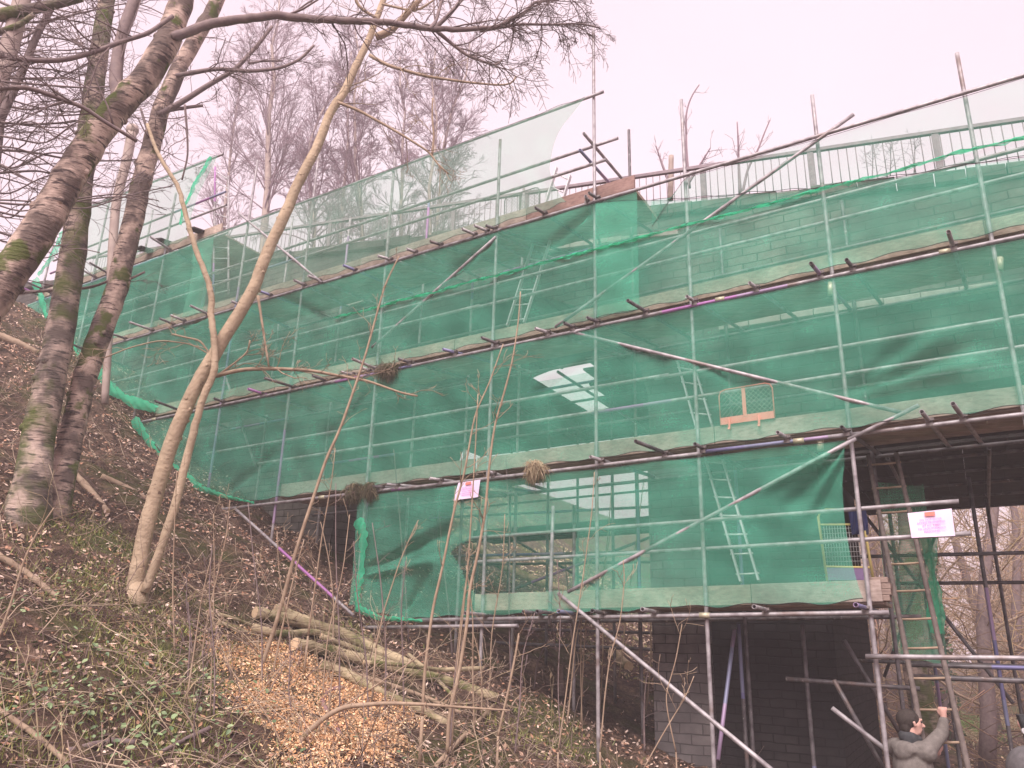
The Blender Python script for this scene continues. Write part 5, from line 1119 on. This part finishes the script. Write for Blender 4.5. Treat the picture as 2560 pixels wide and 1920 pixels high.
# second person cut by the bottom right corner
Yp = 4.9; hc2 = at(2574, 1934, Yp); s2, t2 = st(hc2); g2 = CZ + float(ground(s2, t2)); hd = hc2
FRAME = np.array([RT, unit(np.cross(UV, RT)), UV]); f2 = unit(np.cross(UV, RT))
p2_ = thing('person', np.array([hd[0], hd[1], g2]), 'person in a grey hood cut off by the bottom right corner', 'person')
nk = hd - UV * .17; ch = nk - UV * .3; hp = nk - UV * .62
caps = [(nk - UV * .05, hd - UV * .03, .06, .07), (hp, ch, .13, .14), (ch, nk, .14, .07)]
hx = at(2572, 1822, Yp + .3); s_a = nk + RT * .17 - UV * .06; e_a = (s_a + hx) / 2 + RT * .1 - UV * .16
caps += [(s_a, e_a, .05, .042), (e_a, hx - UV * .05, .042, .03), (hx - UV * .05, hx, .03, .036)]
for j in range(4): k0 = hx + RT * (-.033 + .022 * j) + UV * .02; caps.append((k0, k0 + UV * .03 + f2 * .03, .01, .009)); caps.append((k0 + UV * .03 + f2 * .03, k0 + UV * .005 + f2 * .045, .009, .008))
caps.append((hx - RT * .035 - UV * .01, hx - RT * .05 + UV * .03 + f2 * .02, .012, .01))
for g in (1, -1): caps += [(hp + RT * .09 * g, hp + RT * .1 * g - UV * .42, .08, .055), (hp + RT * .1 * g - UV * .42, np.array([hp[0], hp[1], g2 + .05]) + RT * .1 * g, .055, .04), (np.array([hp[0], hp[1], g2 + .05]) + RT * .1 * g, np.array([hp[0], hp[1], g2 + .04]) + RT * .1 * g + f2 * .16, .045, .035)]
caps += [(hd + f2 * .1, hd + f2 * .12 - UV * .03, .013, .017)]
body('body', caps, [(hd, [.078, .1, .115])], .011, SKIN, p2_, 3)
body('hood', [(nk - UV * .02, hd - UV * .05, .13, .11)], [(hd - f2 * .01 + UV * .015 - RT * .005, [.118, .125, .135])], .012, simple('pale_grey_knit', (.09, .082, .086), (.14, .125, .13), 30, .95, .3), p2_, 4)
body('hair', [], [(hd + RT * .02 + f2 * .04 - UV * .01, [.085, .1, .115]), (hd - f2 * .062 - UV * .035 + RT * .03, [.07, .075, .1])], .012, HAIR, p2_, 4)
body('coat', [(hp - UV * .06, ch, .17, .18), (ch, nk - UV * .06, .17, .1), (s_a, e_a, .075, .06), (e_a, e_a + (hx - UV * .05 - e_a) * .9, .06, .05), (nk - RT * .17 - UV * .08, nk - RT * .22 - UV * .36, .075, .06)], [], .015, GREYW, p2_)
body('trousers', [(hp + RT * .09 * g, hp + RT * .1 * g - UV * .42, .1, .075) for g in (1, -1)] + [(hp + RT * .1 * g - UV * .42, np.array([hp[0], hp[1], g2 + .12]) + RT * .1 * g, .075, .065) for g in (1, -1)], [], .015, DARKW, p2_)
mb = MB(); mb.bev(at(2566, 1812, Yp + .26), [unit(UV - RT * .25), RT, f2], [.06, .034, .02], .006); mb.tube([at(2562, 1828, Yp + .24) - f2 * .005, at(2562, 1828, Yp + .24) + f2 * .01], .018, 12, 1)
lone('camera', mb, [DARKW, ALLOY], at(2566, 1820, Yp + .26), 'small black camera held up at the right edge', 'camera')

# ------------------------------------------------------------------ haze box added to stand in for a lens flare veil
hm = bpy.data.materials.new('veil_haze'); hm.use_nodes = True; t = hm.node_tree; t.nodes.clear()
o_ = t.nodes.new('ShaderNodeOutputMaterial'); pv = t.nodes.new('ShaderNodeVolumePrincipled')
pv.inputs['Color'].default_value = (.98, .90, .94, 1); pv.inputs['Density'].default_value = .0045; pv.inputs['Anisotropy'].default_value = 0.0
t.links.new(pv.outputs[0], o_.inputs['Volume'])
mb = MB(); mb.box(P(2, 38, 13.0), [EV, NV, UV], [88, 88, 23.5]); hz = mb.build('haze', hm); tag(hz, 'thin pale haze box added for the milky flare veil', 'haze', kind='stuff')
